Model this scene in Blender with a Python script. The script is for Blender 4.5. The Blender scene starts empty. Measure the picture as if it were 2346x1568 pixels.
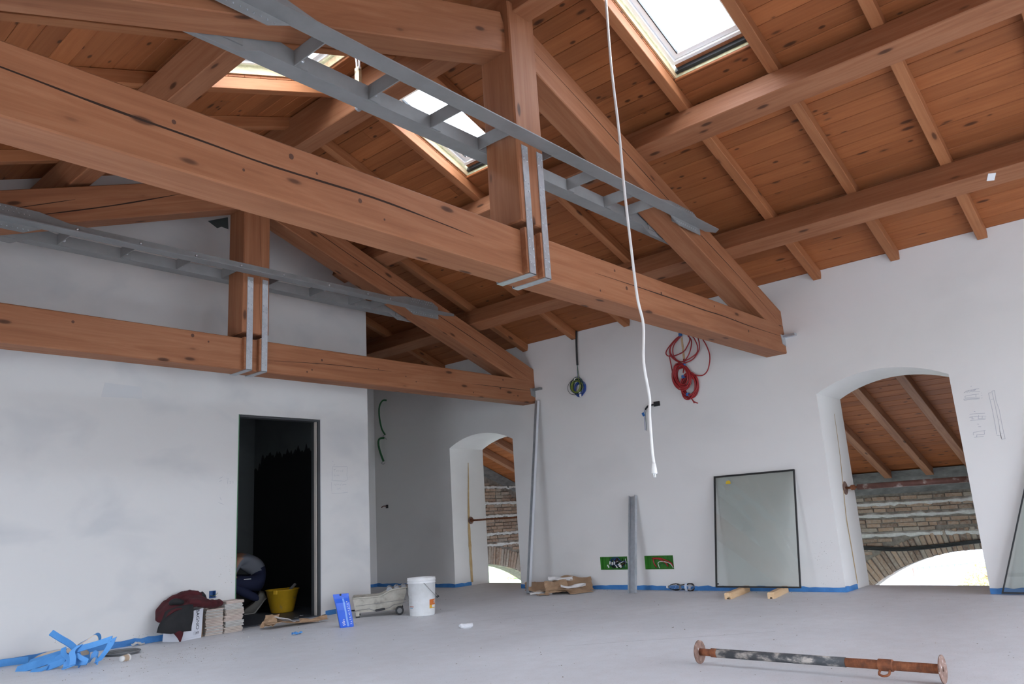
import bpy, bmesh, math, random
from mathutils import Vector, Matrix
from mathutils.geometry import tessellate_polygon

random.seed(7)
rnd = random.uniform
scn = bpy.context.scene
COL = scn.collection

# ------------------------------------------------------------------ camera
def camera_matrix(yaw, pitch, roll, loc):
    f = Vector((math.sin(yaw) * math.cos(pitch), math.cos(yaw) * math.cos(pitch), math.sin(pitch)))
    r = Vector((math.cos(yaw), -math.sin(yaw), 0))
    u = r.cross(f)
    r2 = r * math.cos(roll) + u * math.sin(roll)
    u2 = -r * math.sin(roll) + u * math.cos(roll)
    m = Matrix((r2, u2, -f)).transposed().to_4x4()
    m.translation = loc
    return m

cam_d = bpy.data.cameras.new('camera')
cam_d.sensor_width = 36.0
cam_d.lens = 1763.16 / 2346 * 36.0
cam_d.clip_start = 0.05
cam_d.clip_end = 600
cam = bpy.data.objects.new('camera', cam_d)
COL.objects.link(cam)
cam.matrix_world = camera_matrix(0.860203, 0.228951, -0.0615643, Vector((0, 0, 0.88)))
scn.camera = cam

# ------------------------------------------------------------------ light
SKY = 25.5
world = bpy.data.worlds.new('overcast_sky')
scn.world = world
world.use_nodes = True
bg = world.node_tree.nodes['Background']
bg.inputs[0].default_value = (0.775, 0.868, 1.015, 1)
# overcast sky: three times brighter overhead than at the horizon
_n = world.node_tree
_tc = _n.nodes.new('ShaderNodeTexCoord')
_sx = _n.nodes.new('ShaderNodeSeparateXYZ')
_mr = _n.nodes.new('ShaderNodeMapRange')
_mr.inputs['To Min'].default_value = SKY / 3
_mr.inputs['To Max'].default_value = SKY
_n.links.new(_tc.outputs['Generated'], _sx.inputs[0])
_n.links.new(_sx.outputs['Z'], _mr.inputs['Value'])
_n.links.new(_mr.outputs[0], bg.inputs[1])

scn.view_settings.view_transform = 'Standard'
scn.view_settings.look = 'None'
scn.view_settings.exposure = 0.0
scn.view_settings.gamma = 1.0
scn.view_settings.use_curve_mapping = False
scn.cycles.diffuse_bounces = 6
scn.cycles.max_bounces = 12
scn.cycles.transparent_max_bounces = 16

def portal(loc, direction, sx, sy):
    """sampling guide for the daylight that comes through an opening"""
    d = bpy.data.lights.new('daylight_opening', 'AREA')
    d.shape = 'RECTANGLE'
    d.size = sx
    d.size_y = sy
    d.cycles.is_portal = True
    o = bpy.data.objects.new('daylight_opening', d)
    COL.objects.link(o)
    o.location = loc
    o.rotation_euler = Vector(direction).to_track_quat('-Z', 'Y').to_euler()

# ------------------------------------------------------------------ dimensions of the place
W = 8.152            # inner face of the right wall
XR = 3.872           # ridge line
XL = 2 * XR - W      # inner face of the left wall
YP = 7.4835          # partition wall
YB = 10.16           # back wall of the passage
YF = -3.2            # front wall behind the camera
XE = 5.905           # free end of the partition
XO = 13.63           # brick outer wall
YE = 11.0            # brick end wall
TH = math.atan(0.3618)
CT, ST = math.cos(TH), math.sin(TH)
ZE = 3.296           # underside of the boards above the right wall

def slope(side, s, y, t):
    """point on a roof slope: s downhill from the wall line, t below the boards"""
    x = W - ST * t + CT * s
    z = ZE - CT * t - ST * s
    if side < 0:
        x = 2 * XR - x
    return Vector((x, y, z))

def deck_z(x):
    return ZE + 0.3618 * (W - x) if x >= XR else ZE + 0.3618 * (x - XL)

# ------------------------------------------------------------------ helpers
WM = {}

def place(o, parent=None, M=None):
    M = M if M is not None else Matrix.Identity(4)
    COL.objects.link(o)
    if parent is not None:
        o.parent = parent
        o.matrix_parent_inverse = WM[parent].inverted()
    o.matrix_basis = M
    WM[o] = M.copy()
    return o

def obj(name, data, mat=None, parent=None, M=None, smooth=False):
    if isinstance(data, tuple):
        me = bpy.data.meshes.new(name)
        me.from_pydata([tuple(v) for v in data[0]], [], data[1])
        me.update()
    else:
        me = data
    if mat is not None and len(me.materials) == 0:
        for m in (mat if isinstance(mat, (list, tuple)) else [mat]):
            me.materials.append(m)
    if smooth:
        me.polygons.foreach_set('use_smooth', [True] * len(me.polygons))
    return place(bpy.data.objects.new(name, me), parent, M)

def empty(name, loc=(0, 0, 0), rz=0, parent=None):
    M = Matrix.Translation(loc) @ Matrix.Rotation(rz, 4, 'Z')
    o = bpy.data.objects.new(name, None)
    o.empty_display_size = 0.1
    return place(o, parent, M)

def tag(o, label=None, cat=None, group=None, kind=None):
    if label: o['label'] = label
    if cat: o['category'] = cat
    if group: o['group'] = group
    if kind: o['kind'] = kind
    return o

def struct(o, label=None):
    o['kind'] = 'structure'
    if label: o['label'] = label
    return o

def T(x, y, z): return Matrix.Translation((x, y, z))
def RZ(a): return Matrix.Rotation(a, 4, 'Z')
def RX(a): return Matrix.Rotation(a, 4, 'X')
def RY(a): return Matrix.Rotation(a, 4, 'Y')

def box(sx, sy, sz, c=(0, 0, 0)):
    x, y, z = sx / 2, sy / 2, sz / 2
    v = [(c[0] + a * x, c[1] + b * y, c[2] + d * z) for a in (-1, 1) for b in (-1, 1) for d in (-1, 1)]
    f = [(0, 1, 3, 2), (4, 6, 7, 5), (0, 4, 5, 1), (2, 3, 7, 6), (0, 2, 6, 4), (1, 5, 7, 3)]
    return v, f

def span(x0, x1, y0, y1, z0, z1):
    return box(x1 - x0, y1 - y0, z1 - z0, ((x0 + x1) / 2, (y0 + y1) / 2, (z0 + z1) / 2))

def join(*parts):
    V, F = [], []
    for v, f in parts:
        n = len(V)
        V += [tuple(p) for p in v]
        F += [tuple(i + n for i in q) for q in f]
    return V, F

def xf(data, M):
    return [tuple(M @ Vector(v)) for v in data[0]], data[1]

def cbox_mesh(name, sx, sy, sz, c=0.005, seg=1):
    bm = bmesh.new()
    v, f = box(sx, sy, sz)
    vs = [bm.verts.new(p) for p in v]
    for q in f: bm.faces.new([vs[i] for i in q])
    bmesh.ops.recalc_face_normals(bm, faces=bm.faces)
    bmesh.ops.bevel(bm, geom=bm.edges[:], offset=c, segments=seg, affect='EDGES', profile=0.5)
    me = bpy.data.meshes.new(name)
    bm.to_mesh(me)
    bm.free()
    return me

def frame_matrix(p0, p1, up=(0, 0, 1)):
    p0, p1 = Vector(p0), Vector(p1)
    x = (p1 - p0).normalized()
    y = Vector(up).cross(x).normalized()
    z = x.cross(y)
    m = Matrix((x, y, z)).transposed().to_4x4()
    m.translation = (p0 + p1) / 2
    return m

def beam(name, p0, p1, w, h, mat, parent=None, up=(0, 0, 1), c=0.006):
    L = (Vector(p1) - Vector(p0)).length
    return obj(name, cbox_mesh(name, L, w, h, c), mat, parent, frame_matrix(p0, p1, up))

def extrude(outer, holes, d, f):
    """prism of a 2D polygon with holes, f(a, b, c) -> xyz with c from 0 to d"""
    loops = [outer] + list(holes)
    tri = tessellate_polygon([[Vector((a, b, 0)) for a, b in l] for l in loops])
    pts = [p for l in loops for p in l]
    n = len(pts)
    V = [f(a, b, 0) for a, b in pts] + [f(a, b, d) for a, b in pts]
    F = [tuple(t) for t in tri] + [tuple(i + n for i in reversed(t)) for t in tri]
    k = 0
    for l in loops:
        m = len(l)
        for i in range(m):
            a, b = k + i, k + (i + 1) % m
            F.append((a, b, b + n, a + n))
        k += m
    bm = bmesh.new()
    vs = [bm.verts.new(p) for p in V]
    for q in F:
        try: bm.faces.new([vs[i] for i in q])
        except ValueError: pass
    bmesh.ops.recalc_face_normals(bm, faces=bm.faces)
    me = bpy.data.meshes.new('prism')
    bm.to_mesh(me)
    bm.free()
    return me

def smooth_path(pts, n=6, closed=False):
    P = [Vector(p) for p in pts]
    out = []
    m = len(P)
    for i in range(m if closed else m - 1):
        p0 = P[(i - 1) % m] if closed or i > 0 else P[0]
        p1, p2 = P[i], P[(i + 1) % m]
        p3 = P[(i + 2) % m] if closed or i + 2 < m else P[-1]
        for k in range(n):
            t = k / n
            out.append(0.5 * ((2 * p1) + (p2 - p0) * t + (2 * p0 - 5 * p1 + 4 * p2 - p3) * t * t + (3 * p1 - p0 - 3 * p2 + p3) * t ** 3))
    if not closed: out.append(P[-1])
    return out

def tube(pts, r, n=8, closed=False):
    P = [Vector(p) for p in pts]
    m = len(P)
    rr = r if isinstance(r, (list, tuple)) else [r] * m
    V, F = [], []
    ref = None
    for i in range(m):
        a = P[(i - 1) % m] if closed or i > 0 else P[0]
        b = P[(i + 1) % m] if closed or i < m - 1 else P[-1]
        t = (b - a)
        t = t.normalized() if t.length > 1e-9 else Vector((0, 0, 1))
        if ref is None:
            ref = Vector((0, 0, 1)) if abs(t.z) < 0.9 else Vector((1, 0, 0))
        u = (ref - t * ref.dot(t)).normalized()
        ref = u
        w = t.cross(u)
        for k in range(n):
            q = 2 * math.pi * k / n
            V.append(P[i] + (u * math.cos(q) + w * math.sin(q)) * rr[i])
    for i in range(m if closed else m - 1):
        j = (i + 1) % m
        for k in range(n):
            l = (k + 1) % n
            F.append((i * n + k, i * n + l, j * n + l, j * n + k))
    if not closed:
        F.append(tuple(reversed(range(n))))
        F.append(tuple((m - 1) * n + k for k in range(n)))
    return V, F

def lathe(prof, n=32, closed_ends=True):
    V, F = [], []
    for r, z in prof:
        for k in range(n):
            q = 2 * math.pi * k / n
            V.append((r * math.cos(q), r * math.sin(q), z))
    m = len(prof)
    for i in range(m - 1):
        for k in range(n):
            l = (k + 1) % n
            F.append((i * n + k, i * n + l, (i + 1) * n + l, (i + 1) * n + k))
    if closed_ends:
        F.append(tuple(reversed(range(n))))
        F.append(tuple((m - 1) * n + k for k in range(n)))
    return V, F

def cyl(r, h, n=16): return lathe([(r, 0), (r, h)], n)

def ribbon(pts, wv, th, w=None):
    """strip of thickness th swept along pts; wv one or many width vectors. faces: 0 outer side, 1 inner side, 2 edges"""
    P = [Vector(p) for p in pts]
    m = len(P)
    Wv = [Vector(x) for x in wv] if isinstance(wv[0], (tuple, list, Vector)) else [Vector(wv)] * m
    if len(Wv) != m:
        Wv = [Wv[0].lerp(Wv[-1], i / (m - 1)) for i in range(m)]
    V, F = [], []
    for i in range(m):
        t = (P[min(i + 1, m - 1)] - P[max(i - 1, 0)]).normalized()
        nn = t.cross(Wv[i]).normalized() * th / 2
        h = Wv[i] / 2
        V += [P[i] - h - nn, P[i] + h - nn, P[i] + h + nn, P[i] - h + nn]
    for i in range(m - 1):
        a, b = 4 * i, 4 * i + 4
        for k in range(4):
            l = (k + 1) % 4
            F.append((a + k, a + l, b + l, b + k))
    F.append((0, 3, 2, 1))
    e = 4 * (m - 1)
    F.append((e, e + 1, e + 2, e + 3))
    return V, F

def lines_on(points_list, f, w=0.004):
    """thin flat strokes; points are 2D and f maps them to the surface"""
    V, F = [], []
    for pl in points_list:
        P = [Vector((a, b)) for a, b in pl]
        n0 = len(V)
        for i, p in enumerate(P):
            t = (P[min(i + 1, len(P) - 1)] - P[max(i - 1, 0)]).normalized()
            q = Vector((-t.y, t.x)) * w / 2
            V += [f(*(p + q)), f(*(p - q))]
        for i in range(len(P) - 1):
            a = n0 + 2 * i
            F.append((a, a + 1, a + 3, a + 2))
    return V, F

def text_data(txt, size):
    cu = bpy.data.curves.new('lettering', 'FONT')
    cu.body = txt
    cu.size = size
    cu.extrude = 0.0
    o = bpy.data.objects.new('lettering', cu)
    COL.objects.link(o)
    bpy.context.view_layer.update()
    me = o.evaluated_get(bpy.context.evaluated_depsgraph_get()).to_mesh()
    v = [tuple(p.co) for p in me.vertices]
    f = [tuple(p.vertices) for p in me.polygons]
    o.evaluated_get(bpy.context.evaluated_depsgraph_get()).to_mesh_clear()
    bpy.data.objects.remove(o)
    bpy.data.curves.remove(cu)
    return v, f

# ------------------------------------------------------------------ materials
def new_mat(name):
    m = bpy.data.materials.new(name)
    m.use_nodes = True
    nt = m.node_tree
    b = nt.nodes['Principled BSDF']
    return m, nt, b

def setc(sock, c): sock.default_value = (c[0], c[1], c[2], 1)

def srgb(r, g, b):
    f = lambda c: (c / 255) / 12.92 if c / 255 <= 0.04045 else (((c / 255) + 0.055) / 1.055) ** 2.4
    return (f(r), f(g), f(b))

def plain(name, c, rough=0.6, metal=0.0, spec=0.5):
    m, nt, b = new_mat(name)
    setc(b.inputs['Base Color'], c)
    b.inputs['Roughness'].default_value = rough
    b.inputs['Metallic'].default_value = metal
    b.inputs['Specular IOR Level'].default_value = spec
    return m

def coords(nt, scale=(1, 1, 1), rand=True):
    tc = nt.nodes.new('ShaderNodeTexCoord')
    mp = nt.nodes.new('ShaderNodeMapping')
    mp.inputs['Scale'].default_value = scale
    if rand:
        oi = nt.nodes.new('ShaderNodeObjectInfo')
        mu = nt.nodes.new('ShaderNodeMath')
        mu.operation = 'MULTIPLY'
        mu.inputs[1].default_value = 37.0
        nt.links.new(oi.outputs['Random'], mu.inputs[0])
        ad = nt.nodes.new('ShaderNodeVectorMath')
        ad.operation = 'ADD'
        nt.links.new(tc.outputs['Object'], ad.inputs[0])
        nt.links.new(mu.outputs[0], ad.inputs[1])
        nt.links.new(ad.outputs[0], mp.inputs[0])
    else:
        nt.links.new(tc.outputs['Object'], mp.inputs[0])
    return mp.outputs[0]

def noise(nt, vec, scale, detail=4, rough=0.55, dist=0.0):
    n = nt.nodes.new('ShaderNodeTexNoise')
    n.inputs['Scale'].default_value = scale
    n.inputs['Detail'].default_value = detail
    n.inputs['Roughness'].default_value = rough
    n.inputs['Distortion'].default_value = dist
    nt.links.new(vec, n.inputs['Vector'])
    return n.outputs['Fac']

def ramp(nt, fac, stops):
    r = nt.nodes.new('ShaderNodeValToRGB')
    e = r.color_ramp.elements
    while len(e) > 1: e.remove(e[-1])
    e[0].position = stops[0][0]
    e[0].color = (*stops[0][1], 1)
    for p, c in stops[1:]:
        k = e.new(p)
        k.color = (*c, 1)
    nt.links.new(fac, r.inputs[0])
    return r.outputs[0]

def mixc(nt, fac, a, b, mode='MIX'):
    m = nt.nodes.new('ShaderNodeMix')
    m.data_type = 'RGBA'
    m.blend_type = mode
    for s, v in ((m.inputs[0], fac), (m.inputs[6], a), (m.inputs[7], b)):
        if hasattr(v, 'is_output'): nt.links.new(v, s)
        elif isinstance(v, (int, float)): s.default_value = v
        else: s.default_value = (*v, 1)
    return m.outputs[2]

def bump(nt, b, h, strength, dist=0.01):
    n = nt.nodes.new('ShaderNodeBump')
    n.inputs['Strength'].default_value = strength
    n.inputs['Distance'].default_value = dist
    nt.links.new(h, n.inputs['Height'])
    nt.links.new(n.outputs[0], b.inputs['Normal'])

def mottled(name, stops, scale=6.0, rough=0.7, metal=0.0, stretch=(1, 1, 1), bmp=0.0, detail=5, rand=True, dist=0.0):
    m, nt, b = new_mat(name)
    v = coords(nt, stretch, rand)
    f = noise(nt, v, scale, detail, 0.6, dist)
    nt.links.new(ramp(nt, f, stops), b.inputs['Base Color'])
    b.inputs['Roughness'].default_value = rough
    b.inputs['Metallic'].default_value = metal
    if bmp: bump(nt, b, f, bmp)
    return m

def wood(name, dark, mid, light, knots=True, vary=0.25, rough=0.62, grain=1.0, soft=0.0, fine_knots=False):
    m, nt, b = new_mat(name)
    v = coords(nt, (0.55, 7.0, 7.0))
    vf = coords(nt, (1.2, 55.0, 55.0))
    g1 = noise(nt, v, 1.6 * grain, 5, 0.6, 1.1)
    g2 = noise(nt, vf, 1.0, 3, 0.6, 0.3)
    c = ramp(nt, g1, [(0.28, dark), (0.47, mid), (0.62, light), (0.78, mid)])
    if soft: c = mixc(nt, soft, c, mid)
    c = mixc(nt, 0.26, c, ramp(nt, g2, [(0.3, dark), (0.7, light)]))
    # broad stains
    vs = coords(nt, (0.5, 1.4, 1.4))
    st = noise(nt, vs, 1.3, 3, 0.5)
    c = mixc(nt, ramp(nt, st, [(0.35, (0.0,) * 3), (0.75, (0.4,) * 3)]), c, dark)
    if knots:
        vk = coords(nt, (2.1, 6.5, 6.5))
        vo = nt.nodes.new('ShaderNodeTexVoronoi')
        vo.inputs['Scale'].default_value = 1.0
        vo.inputs['Randomness'].default_value = 1.0
        nt.links.new(vk, vo.inputs['Vector'])
        kr = ramp(nt, vo.outputs['Distance'], [(0.0, (1,) * 3), (0.085, (0.85,) * 3), (0.13, (0.12,) * 3), (0.2, (0,) * 3)])
        c = mixc(nt, kr, c, tuple(x * 0.32 for x in dark))
    if fine_knots:
        vk = coords(nt, (4.2, 8.5, 8.5))
        vo = nt.nodes.new('ShaderNodeTexVoronoi')
        vo.inputs['Scale'].default_value = 1.0
        nt.links.new(vk, vo.inputs['Vector'])
        kr = ramp(nt, vo.outputs['Distance'], [(0.0, (1,) * 3), (0.09, (0.8,) * 3), (0.13, (0.1,) * 3), (0.17, (0,) * 3)])
        c = mixc(nt, kr, c, tuple(x * 0.3 for x in dark))
    # tone of each piece
    oi = nt.nodes.new('ShaderNodeObjectInfo')
    hs = nt.nodes.new('ShaderNodeHueSaturation')
    mr = nt.nodes.new('ShaderNodeMapRange')
    mr.inputs['To Min'].default_value = 1 - vary
    mr.inputs['To Max'].default_value = 1 + vary
    nt.links.new(oi.outputs['Random'], mr.inputs['Value'])
    nt.links.new(mr.outputs[0], hs.inputs['Value'])
    nt.links.new(c, hs.inputs['Color'])
    nt.links.new(hs.outputs[0], b.inputs['Base Color'])
    b.inputs['Roughness'].default_value = rough
    b.inputs['Specular IOR Level'].default_value = 0.3
    bump(nt, b, g2, 0.12, 0.004)
    return m

M_BEAM = wood('pine_beam', (0.19, 0.069, 0.029), (0.305, 0.119, 0.053), (0.385, 0.172, 0.086), vary=0.1, soft=0.3)
M_DECK = wood('pine_boards', (0.195, 0.058, 0.017), (0.315, 0.1, 0.031), (0.39, 0.14, 0.048), vary=0.17, soft=0.5, fine_knots=True)
M_DECKO = wood('weathered_boards', (0.17, 0.05, 0.014), (0.265, 0.08, 0.021), (0.33, 0.11, 0.03), vary=0.14, soft=0.4, fine_knots=True)
M_JOIST = wood('pine_joist', (0.23, 0.08, 0.03), (0.355, 0.132, 0.051), (0.44, 0.187, 0.08), vary=0.12, soft=0.3)
M_LINING = wood('pale_spruce', (0.42, 0.26, 0.13), (0.62, 0.44, 0.25), (0.7, 0.54, 0.34), vary=0.1)
M_BLOCKW = wood('fresh_pine_block', (0.5, 0.3, 0.15), (0.68, 0.45, 0.25), (0.75, 0.55, 0.34), vary=0.05)
M_ENDGRAIN = plain('end_grain', (0.3, 0.17, 0.08), 0.8)
M_CRACK = plain('drying_crack_dark', (0.03, 0.012, 0.006), 0.95)
M_KNOT = plain('knot_dark', (0.09, 0.035, 0.018), 0.8)

M_STEEL = mottled('grey_primer_steel', [(0.3, (0.19, 0.188, 0.186)), (0.7, (0.24, 0.237, 0.234))], 5, 0.5)
M_GALV = mottled('galvanised_steel', [(0.3, (0.42, 0.45, 0.48)), (0.7, (0.56, 0.58, 0.6))], 18, 0.42, 0.55)
M_BOLT = plain('zinc_bolt', (0.55, 0.57, 0.6), 0.3, 0.8)
M_RUST = mottled('rusty_iron', [(0.25, (0.09, 0.035, 0.018)), (0.5, (0.2, 0.065, 0.025)), (0.75, (0.3, 0.11, 0.045))], 30, 0.85, 0.1, bmp=0.3)

def plaster(name, base, patch, amount, scale, rand=False):
    m, nt, b = new_mat(name)
    v = coords(nt, (1, 1, 1.6), rand)
    f = noise(nt, v, scale, 3, 0.5, 0.4)
    f2 = noise(nt, v, 55, 3, 0.6)
    k = ramp(nt, f, [(0.5, (0,) * 3), (0.72, (amount,) * 3)])
    c = mixc(nt, k, base, patch)
    nt.links.new(c, b.inputs['Base Color'])
    b.inputs['Roughness'].default_value = 0.85
    b.inputs['Specular IOR Level'].default_value = 0.25
    bump(nt, b, f2, 0.06, 0.003)
    return m

M_WALL = plaster('white_plaster', (0.735, 0.715, 0.69), (0.67, 0.652, 0.63), 0.6, 1.1)
M_PART = plaster('smoothed_plaster', (0.655, 0.64, 0.62), (0.52, 0.525, 0.53), 0.6, 1.5)
M_JAMB = plaster('fresh_plaster_reveal', (0.76, 0.76, 0.75), (0.7, 0.69, 0.67), 0.4, 2.0)
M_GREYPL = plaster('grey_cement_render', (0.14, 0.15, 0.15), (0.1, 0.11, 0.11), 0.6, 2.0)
M_BLACKPL = plain('black_bitumen_coat', (0.012, 0.012, 0.013), 0.8)
M_SKIM = plain('grey_filler', (0.59, 0.59, 0.59), 0.85)

def concrete():
    m, nt, b = new_mat('screed_floor')
    v = coords(nt, (1, 1, 1), False)
    f = noise(nt, v, 0.7, 5, 0.55, 0.3)
    f2 = noise(nt, v, 7, 6, 0.65)
    f3 = noise(nt, v, 90, 2, 0.5)
    c = ramp(nt, f, [(0.3, (0.6, 0.612, 0.635)), (0.7, (0.7, 0.712, 0.735))])
    c = mixc(nt, ramp(nt, f2, [(0.4, (0,) * 3), (0.75, (0.45,) * 3)]), c, (0.56, 0.55, 0.545))
    c = mixc(nt, ramp(nt, f3, [(0.62, (0,) * 3), (0.72, (0.35,) * 3)]), c, (0.2, 0.19, 0.18))
    nt.links.new(c, b.inputs['Base Color'])
    rr = nt.nodes.new('ShaderNodeMapRange')
    rr.inputs['To Min'].default_value = 0.42
    rr.inputs['To Max'].default_value = 0.68
    nt.links.new(f2, rr.inputs['Value'])
    nt.links.new(rr.outputs[0], b.inputs['Roughness'])
    bump(nt, b, f2, 0.05, 0.01)
    return m
M_FLOOR = concrete()
M_SILL = mottled('raw_concrete_sill', [(0.3, (0.2, 0.19, 0.18)), (0.7, (0.3, 0.29, 0.27))], 9, 0.8)
M_RING = mottled('dark_concrete_beam', [(0.3, (0.1, 0.1, 0.095)), (0.55, (0.17, 0.17, 0.165)), (0.75, (0.26, 0.26, 0.25))], 4, 0.9, stretch=(1, 1, 2.5), bmp=0.1)
M_FOAM = mottled('blue_foam', [(0.3, (0.05, 0.21, 0.5)), (0.7, (0.085, 0.3, 0.64))], 6, 0.6)
M_FOAMIN = plain('beige_foam_backing', (0.6, 0.49, 0.38), 0.6)
M_BLUESTRIP = mottled('blue_edge_strip', [(0.3, (0.03, 0.15, 0.4)), (0.7, (0.06, 0.24, 0.55))], 7, 0.6)
M_INSUL = mottled('yellow_insulation', [(0.3, (0.3, 0.275, 0.16)), (0.7, (0.45, 0.42, 0.27))], 25, 0.9, bmp=0.3)
M_MEMB = plain('black_membrane', (0.015, 0.016, 0.018), 0.5)
M_PVC = plain('white_window_frame', (0.9, 0.9, 0.9), 0.3)
M_RUBBER = plain('black_rubber', (0.012, 0.012, 0.012), 0.6)
M_WHITECABLE = plain('white_cable', (0.8, 0.79, 0.76), 0.45)
M_RED = plain('red_cable', (0.33, 0.018, 0.02), 0.4)
M_BLUETAPE = plain('blue_tape', (0.02, 0.12, 0.35), 0.5)
M_GREENCON = plain('green_conduit', (0.02, 0.11, 0.035), 0.5)
M_GREENBOX = plain('green_wall_box', (0.045, 0.22, 0.025), 0.45)
M_BLACK = plain('black_plastic', (0.012, 0.012, 0.014), 0.5)
M_WHITEPL = plain('white_plastic', (0.78, 0.78, 0.77), 0.4)
M_YGREEN = plain('yellow_green_wire', (0.2, 0.26, 0.03), 0.5)
M_BLUEW = plain('blue_wire', (0.025, 0.07, 0.3), 0.5)
M_BROWNW = plain('brown_wire', (0.1, 0.03, 0.02), 0.5)
M_TEALW = plain('dark_teal_wire', (0.015, 0.06, 0.07), 0.5)
M_CARD = mottled('brown_cardboard', [(0.3, (0.3, 0.185, 0.105)), (0.7, (0.4, 0.26, 0.155))], 8, 0.85)
M_CARDW = plain('white_card_print', (0.6, 0.58, 0.56), 0.8)
M_PENCIL = plain('pencil_line', (0.42, 0.42, 0.45), 0.9)
M_INK = plain('black_ink', (0.03, 0.03, 0.035), 0.8)
M_STAIN = mottled('mould_stain', [(0.3, (0.32, 0.29, 0.24)), (0.7, (0.5, 0.47, 0.43))], 20, 0.9)
M_OCHRE = mottled('exposed_ochre_render', [(0.3, (0.42, 0.28, 0.12)), (0.7, (0.58, 0.42, 0.22))], 12, 0.9)

def glass_mat(name, tint, refl=0.5):
    m, nt, b = new_mat(name)
    nt.nodes.remove(b)
    out = nt.nodes['Material Output']
    tr = nt.nodes.new('ShaderNodeBsdfTransparent')
    setc(tr.inputs[0], tint)
    gl = nt.nodes.new('ShaderNodeBsdfGlossy')
    gl.inputs['Roughness'].default_value = 0.02
    lw = nt.nodes.new('ShaderNodeFresnel')
    lw.inputs[0].default_value = 1.45
    mu = nt.nodes.new('ShaderNodeMath')
    mu.operation = 'MULTIPLY'
    mu.inputs[1].default_value = refl
    nt.links.new(lw.outputs[0], mu.inputs[0])
    mx = nt.nodes.new('ShaderNodeMixShader')
    nt.links.new(mu.outputs[0], mx.inputs[0])
    nt.links.new(tr.outputs[0], mx.inputs[1])
    nt.links.new(gl.outputs[0], mx.inputs[2])
    nt.links.new(mx.outputs[0], out.inputs[0])
    return m
M_GLASS = glass_mat('skylight_glass', (0.97, 0.985, 0.985), 0.12)
M_PANE = glass_mat('green_tinted_glass', (0.974, 0.986, 0.979), 1.2)
M_PET = glass_mat('clear_plastic', (0.985, 0.99, 0.992), 1.2)

ORD = ['first', 'second', 'third', 'fourth', 'fifth', 'sixth', 'seventh', 'eighth', 'ninth', 'tenth', 'eleventh', 'twelfth',
       'thirteenth', 'fourteenth', 'fifteenth', 'sixteenth', 'seventeenth', 'eighteenth', 'nineteenth', 'twentieth']

# ================================================================== STRUCTURE
# ---- floor
fl = obj('floor', span(XL - 0.6, W + 0.72, YF - 0.4, YB + 0.3, -0.3, 0.0), M_FLOOR)
struct(fl, 'grey screed floor of the large room')

# ---- right wall with two arched openings and two recesses for wall boxes
def arch_pts(y0, y1, zs, zc, n=16):
    """left to right along +y: jamb up, segmental arc, jamb down"""
    w = (y1 - y0) / 2
    h = zc - zs
    r = (w * w + h * h) / (2 * h)
    yc, z0 = (y0 + y1) / 2, zc - r
    a = math.asin(w / r)
    return [(yc + r * math.sin(q), z0 + r * math.cos(q)) for q in [(-a + 2 * a * i / n) for i in range(n + 1)]]

A2 = (1.598, 2.852)
A1 = (7.115, 8.385)
arch2 = arch_pts(*A2, 1.99, 2.15)
arch1 = arch_pts(*A1, 2.01, 2.16)
outer = [(YF - 0.4, 0), (A2[0], 0)] + arch2 + [(A2[1], 0), (A1[0], 0)] + arch1 + [(A1[1], 0), (YB + 0.3, 0), (YB + 0.3, ZE), (YF - 0.4, ZE)]
box_holes = [(5.39, 5.79, 0.232, 0.386), (4.76, 5.146, 0.232, 0.388)]
holes = [[(a, c), (b, c), (b, d), (a, d)] for a, b, c, d in box_holes]
me = extrude(outer, holes, 0.72, lambda a, b, c: Vector((W + c, a, b - (0.3618 * c if b > 3 else 0))))
wall_r = struct(obj('wall_right', me, M_WALL), 'white plastered side wall with two arched openings')

# raw render showing along the grooves of the two reveals
for (jy, pts, wdt) in ((A1[1] - 0.002, [(8.535, 1.8), (8.52, 1.5), (8.505, 1.28), (8.49, 0.9), (8.49, 0.57), (8.5, 0.04)], 0.055),
                       (A2[1] - 0.002, [(8.6, 1.81), (8.59, 1.55), (8.573, 1.33), (8.52, 1.0), (8.475, 0.7), (8.49, 0.45), (8.505, 0.05)], 0.02)):
    V, F = [], []
    sp = smooth_path([(x, jy, z) for x, z in pts], 5)
    for i, p in enumerate(sp):
        w2 = wdt * (0.25 + 0.75 * min(1, i / len(sp) * 1.3)) * rnd(0.75, 1.15) / 2
        V += [(p.x - w2, jy, p.z), (p.x + w2, jy, p.z), (p.x + w2, jy - 0.002, p.z), (p.x - w2, jy - 0.002, p.z)]
    for i in range(len(sp) - 1):
        a = 4 * i
        F += [(a + k, a + (k + 1) % 4, a + 4 + (k + 1) % 4, a + 4 + k) for k in range(4)]
    tag(obj('groove', (V, F), M_OCHRE, wall_r), 'ochre strip of bare render in the opening reveal')

# ---- partition with doorway
D0, D1, DZ = 4.208, 5.219, 2.158
pt = [(XL, 0), (D0, 0), (D0, DZ), (D1, DZ), (D1, 0), (XE, 0), (XE, deck_z(XE)), (XR, deck_z(XR)), (XL, deck_z(XL))]
bh = [(3.925, 3.995, 0.325, 0.395)]
me = extrude(pt, [[(a, c), (b, c), (b, d), (a, d)] for a, b, c, d in bh], 0.115, lambda a, b, c: Vector((a, YP + c, b)))
wall_p = struct(obj('wall_partition', me, M_PART), 'smoothed plaster partition wall with an open doorway')
# filler patch on the partition
obj('filler_patch', extrude([(2.815, 2.235), (3.19, 2.245), (3.175, 2.36), (2.84, 2.37)], [], 0.0016, lambda a, b, c: Vector((a, YP - c, b))), M_SKIM, wall_p)

obj('bare_patch', extrude([(3.79, 4.235), (4.02, 4.34), (4.03, 4.2), (3.95, 4.21), (3.9, 4.18)], [], 0.0016, lambda a, b, c: Vector((a, YP - c, b))), plain('dark_green_board', (0.08, 0.1, 0.095), 0.9), wall_p)

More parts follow.
